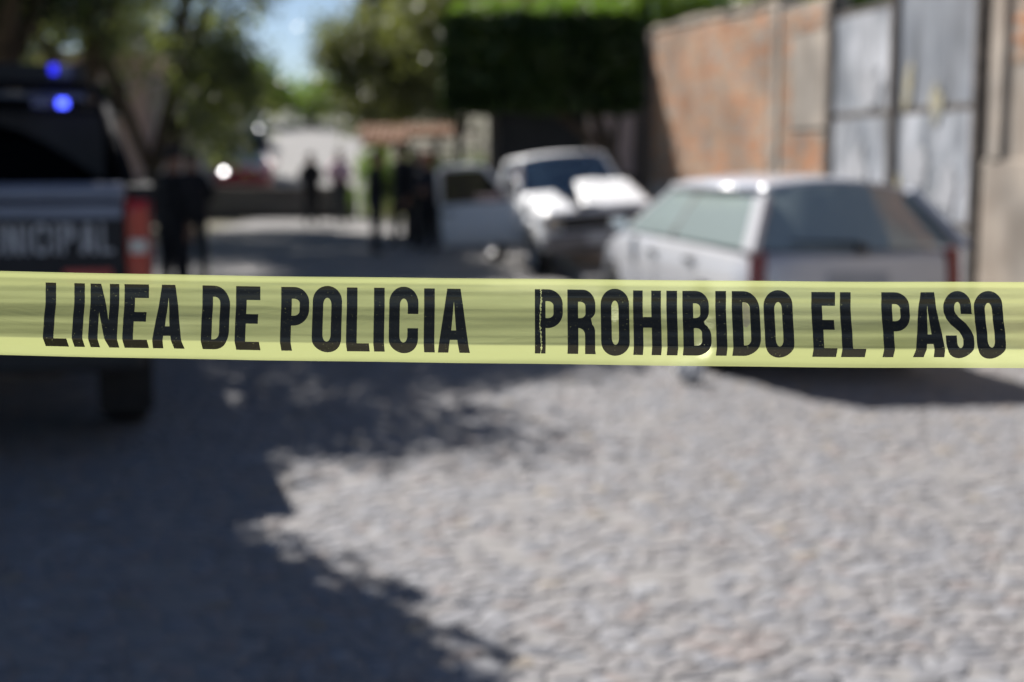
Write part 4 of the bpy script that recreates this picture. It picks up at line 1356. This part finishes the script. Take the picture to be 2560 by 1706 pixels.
leaves_mesh('crown', np.concatenate([box_leaves(26000, fc_, fh_, 0), np.array(fc_) + rng.uniform(-.85, .85, (7000, 3)) * np.array(fh_)]), .075, 'leaf_ficus', fi)
tp_ = rng.uniform(-1, 1, (5000, 3)) * np.array((1.62, .83, .5))
tp_[:, 2] = rng.uniform(0, 1, 5000) ** 1.5 * .40 * (.62 + .25 * np.sin(tp_[:, 0] * 5) + .2 * np.sin(tp_[:, 0] * 13 + 1))
tp_ += np.array(fc_) + np.array((0, 0, fh_[2] + .02))
leaves_mesh('new_growth', tp_, .06, 'leaf_shoot', fi)

# shrubs by the low wall and railing
GS = 'shrubs at the end of the street'
for i, (x, y, r, h, lab) in enumerate((
        (-3.35, 35.4, .75, 1.8, 'bright green shrub in front of the low wall, beside the person in pink'),
        (-2.3, 35.2, .65, 1.55, 'yellow green shrub behind the people in black'),
        (-1.2, 29.0, .6, 1.55, 'green shrub behind the grey railing'),
        (-.7, 31.0, .6, 1.5, 'small leafy shrub beside the garage wall'),
        (-10.6, 33.5, 1.0, 1.5, 'dark shrub at the foot of the left trees'),
        (-9.0, 22.5, 1.0, 1.3, 'low dark bush under the left trees'))):
    t = thing('shrub', lab, 'shrub', (x, y, -.03), 0, GS)
    stm = MB()
    for k in range(5):
        a = k * 1.26
        stm.tube([(0, 0, 0), (r * .35 * math.cos(a), r * .35 * math.sin(a), h * .6)], [.025, .01], 5)
    stm.build('stem', 'bark', t)
    leaves_mesh('foliage', clumps([((0, 0, h * .58), (r, r, h * .42))], 0, 40, .13, 60), .06, 'leaf_green' if i < 4 else 'leaf_dark', t)

# light litter by the estate car
bgm = MB()
def bagf(u, v):
    th, ph_ = 2 * math.pi * u, math.pi * v
    q = 1 + .18 * math.sin(5 * th + 3 * ph_) + .12 * math.sin(9 * ph_ + 2 * th)
    return (.10 * q * math.cos(th) * math.sin(ph_), .09 * q * math.sin(th) * math.sin(ph_), .085 + .085 * q * math.cos(ph_))
bgm.grid(bagf, 22, 14)
tag(bgm.build('plastic_bag', 'bag', smooth=True, loc=(1.26, 9.95, 0.0)), 'crumpled white plastic bag on the cobbles by the estate car', 'bag')

# ------------------------------------------------------------ the police tape in the foreground
TAPE_Y, TAPE_H = 1.272, 0.0765
PXM = 2778.0                                   # nominal picture scale at the tape, used only to size the print
def tape_top(x):
    u = x / .46
    return 1.4715 + .00025 * math.sin(x * 11 + 1) + .00012 * math.sin(x * 37) - .0040 * u + .0021 * u * u - (.0012 * (abs(u) - 1) ** 2 if abs(u) > 1 else 0)
PROFILE = [(0, 0), (.30, .0020), (.43, .0046), (.555, .0086), (.62, .0096), (.765, .0130), (1.0, .0132)]
def bulge(x, v):
    r = sm(-.25, .30, x)
    a = (1.12 + .2 * r) * sum(lerp(PROFILE, v + d) for d in (-.012, 0, .012)) / 3
    z = max(0, v - .765) / .235
    a -= (.0125 * (1 - r) + .0085 * r) * (1 - (1 - z) ** 1.5)
    a += .0028 * (1 - sm(0, .085, v))
    # fine lengthwise ripples
    a += .00022 * math.sin(v * 31 + 1.3 * math.sin(x * 3.1) + .6) + .00010 * math.sin(v * 63 + 1.7 * math.sin(x * 2.3 + 1))
    a += .00030 * math.sin(x * 7 + v * 6) + .00010 * math.sin(x * 41 + v * 25)
    return a
def tape_pt(x, v, lift=0.0):
    return (x, TAPE_Y - .018 * x - bulge(x, v) - lift, tape_top(x) - v * TAPE_H)

def film_material():
    m = bpy.data.materials.new('yellow_film')
    m.use_nodes = True
    t = m.node_tree
    t.nodes.clear()
    tc = t.nodes.new('ShaderNodeTexCoord')
    mp = t.nodes.new('ShaderNodeMapping')
    mp.inputs['Scale'].default_value = (1.2, 60, 110)
    n = t.nodes.new('ShaderNodeTexNoise')
    n.inputs['Scale'].default_value = 1.0
    n.inputs['Detail'].default_value = 5
    t.links.new(tc.outputs['Object'], mp.inputs[0])
    t.links.new(mp.outputs[0], n.inputs['Vector'])
    bp = t.nodes.new('ShaderNodeBump')
    bp.inputs['Strength'].default_value = .25
    bp.inputs['Distance'].default_value = .0012
    t.links.new(n.outputs['Fac'], bp.inputs['Height'])
    mp2 = t.nodes.new('ShaderNodeMapping')
    mp2.inputs['Scale'].default_value = (7, 40, 45)
    mp2.inputs['Rotation'].default_value = (0, R(9), 0)
    n2 = t.nodes.new('ShaderNodeTexNoise')
    n2.inputs['Scale'].default_value = 1.0
    n2.inputs['Detail'].default_value = 3
    n2.inputs['Distortion'].default_value = 1.2
    t.links.new(tc.outputs['Object'], mp2.inputs[0])
    t.links.new(mp2.outputs[0], n2.inputs['Vector'])
    rg = t.nodes.new('ShaderNodeMath'); rg.operation = 'SUBTRACT'; rg.inputs[1].default_value = .5
    ab = t.nodes.new('ShaderNodeMath'); ab.operation = 'ABSOLUTE'
    t.links.new(n2.outputs['Fac'], rg.inputs[0]); t.links.new(rg.outputs[0], ab.inputs[0])
    bp0 = bp
    bp = t.nodes.new('ShaderNodeBump')
    bp.inputs['Strength'].default_value = .22
    bp.inputs['Distance'].default_value = .003
    t.links.new(ab.outputs[0], bp.inputs['Height'])
    t.links.new(bp0.outputs[0], bp.inputs['Normal'])
    tp = t.nodes.new('ShaderNodeBsdfTransparent')
    tp.inputs[0].default_value = (.86, .90, .62, 1)
    tl = t.nodes.new('ShaderNodeBsdfTranslucent')
    tl.inputs[0].default_value = (.56, .61, .255, 1)
    df = t.nodes.new('ShaderNodeBsdfDiffuse')
    df.inputs[0].default_value = (.62, .66, .28, 1)
    gl = t.nodes.new('ShaderNodeBsdfGlossy')
    gl.inputs['Roughness'].default_value = .16
    fr = t.nodes.new('ShaderNodeFresnel')
    fr.inputs[0].default_value = 1.45
    for x in (tl, df, gl, fr):
        t.links.new(bp.outputs[0], x.inputs['Normal'])
    m1 = t.nodes.new('ShaderNodeMixShader'); m1.inputs[0].default_value = .30
    m2 = t.nodes.new('ShaderNodeMixShader'); m2.inputs[0].default_value = .42
    m3 = t.nodes.new('ShaderNodeMixShader')
    o = t.nodes.new('ShaderNodeOutputMaterial')
    t.links.new(tl.outputs[0], m1.inputs[1]); t.links.new(df.outputs[0], m1.inputs[2])
    t.links.new(m1.outputs[0], m2.inputs[1]); t.links.new(tp.outputs[0], m2.inputs[2])
    t.links.new(fr.outputs[0], m3.inputs[0]); t.links.new(m2.outputs[0], m3.inputs[1]); t.links.new(gl.outputs[0], m3.inputs[2])
    t.links.new(m3.outputs[0], o.inputs[0])
    return m
def ink_material():
    m = bpy.data.materials.new('black_ink')
    m.use_nodes = True
    t = m.node_tree
    t.nodes.clear()
    tc = t.nodes.new('ShaderNodeTexCoord')
    n = t.nodes.new('ShaderNodeTexNoise')
    n.inputs['Scale'].default_value = 600
    n.inputs['Detail'].default_value = 2
    t.links.new(tc.outputs['Object'], n.inputs['Vector'])
    r = t.nodes.new('ShaderNodeValToRGB')
    r.color_ramp.elements[0].position = .68
    r.color_ramp.elements[1].position = .76
    r.color_ramp.elements[0].color = (0, 0, 0, 1)
    r.color_ramp.elements[1].color = (.35, .35, .35, 1)
    t.links.new(n.outputs['Fac'], r.inputs['Fac'])
    p = t.nodes.new('ShaderNodeBsdfPrincipled')
    p.inputs['Base Color'].default_value = (.006, .006, .007, 1)
    p.inputs['Roughness'].default_value = .24
    p.inputs['Specular IOR Level'].default_value = 1.0
    tl = t.nodes.new('ShaderNodeBsdfTranslucent')
    tl.inputs[0].default_value = (.030, .026, .014, 1)
    ad = t.nodes.new('ShaderNodeMixShader'); ad.inputs[0].default_value = .35
    tp = t.nodes.new('ShaderNodeBsdfTransparent')
    mx = t.nodes.new('ShaderNodeMixShader')
    o = t.nodes.new('ShaderNodeOutputMaterial')
    t.links.new(p.outputs[0], ad.inputs[1]); t.links.new(tl.outputs[0], ad.inputs[2])
    t.links.new(r.outputs['Color'], mx.inputs[0])
    t.links.new(ad.outputs[0], mx.inputs[1]); t.links.new(tp.outputs[0], mx.inputs[2])
    t.links.new(mx.outputs[0], o.inputs[0])
    return m
M['film'] = film_material()
M['ink'] = ink_material()
tape = thing('police_tape', 'yellow translucent police tape printed LINEA DE POLICIA PROHIBIDO EL PASO', 'tape', (0, TAPE_Y, 0))
X0, X1, NU, NV = -1.7, 1.7, 420, 90
fv = []
for i in range(NU + 1):
    x = X0 + (X1 - X0) * i / NU
    for j in range(NV + 1):
        p = tape_pt(x, j / NV)
        fv.append((p[0], p[1] - TAPE_Y, p[2]))
ff = [(i * (NV + 1) + j, i * (NV + 1) + j + 1, (i + 1) * (NV + 1) + j + 1, (i + 1) * (NV + 1) + j) for i in range(NU) for j in range(NV)]
fm = MB(); fm.v, fm.f = fv, ff
fm.build('film', 'film', tape, smooth=True, recalc=False)

# letters: left edge and width as read along the print, in half-millimetre-fine units of the picture scale
LET = [('L', 205, 108), ('I', 338, 50), ('N', 413, 133), ('E', 570, 113), ('A', 701, 146),
       ('D', 930, 128), ('E', 1085, 112), ('P', 1293, 129), ('O', 1438, 135), ('L', 1595, 105), ('I', 1720, 49), ('C', 1790, 134), ('I', 1950, 48), ('A', 2013, 147),
       ('P*', 2457, 128), ('R', 2606, 128), ('O', 2758, 130), ('H', 2906, 127), ('I', 3058, 48), ('B', 3131, 128), ('I', 3281, 48), ('D', 3356, 127), ('O', 3501, 132),
       ('E', 3718, 108), ('L', 3848, 108), ('P', 4036, 128), ('A', 4174, 142), ('S', 4318, 126), ('O', 4456, 130)]
CAPPX, V_BOT, V_TOP = 291.0, .870, .125
for ch, x0, w in LET:
    xs0 = (x0 / 1.838 - 1280) / PXM
    unit = CAPPX / 1.838 / PXM
    def put(a, b, xs0=xs0, unit=unit):
        p = tape_pt(xs0 + a * unit, V_BOT + (V_TOP - V_BOT) * b, .00035)
        return (p[0], p[1] - TAPE_Y, p[2])
    wn = w / CAPPX
    if ch == 'P*':
        rs = random.Random(5)
        P_ = glyph('P', wn)
        js = [k / 60 for k in range(61)]
        sl = [[(0, 0)] + [(.082 + rs.uniform(-.008, .008) + .01 * math.sin(k * 9), k) for k in js] + [(0, 1)]]
        me = letter_mesh(sl, put, 40)
        link('letter_fragment', me, 'ink', tape)
        outer = P_[0]
        # left edge of the remaining stem is ragged where the print skipped
        body_ = [q for q in outer if q[0] > .01]
        body_ = [(.098, 0)] + body_ + [(.099 + rs.uniform(-.012, .012) + .01 * math.sin(k * 9), k) for k in js[::-1]][:-1]
        me = letter_mesh([body_, P_[1]], put, 40)
    else:
        me = letter_mesh(glyph(ch, wn), put, 40)
    link('letter', me, 'ink', tape)

# the yellow has worn away inside the second D
M['worn'] = glass_mat('worn_film', (.95, .9, .85), .2, .55, (.62, .50, .42), .05)
xs0 = (3356 / 1.838 - 1280) / PXM
unit = CAPPX / 1.838 / PXM
def put2(a, b):
    p = tape_pt(xs0 + a * unit, V_BOT + (V_TOP - V_BOT) * b, .00025)
    return (p[0], p[1] - TAPE_Y, p[2])
link('worn_patch', letter_mesh([[(ST + .004, .47), (ST + .05, .44), (ST + .112, .50), (ST + .112, .74), (ST + .06, .82), (ST + .004, .822)]], put2, 24), 'worn', tape)
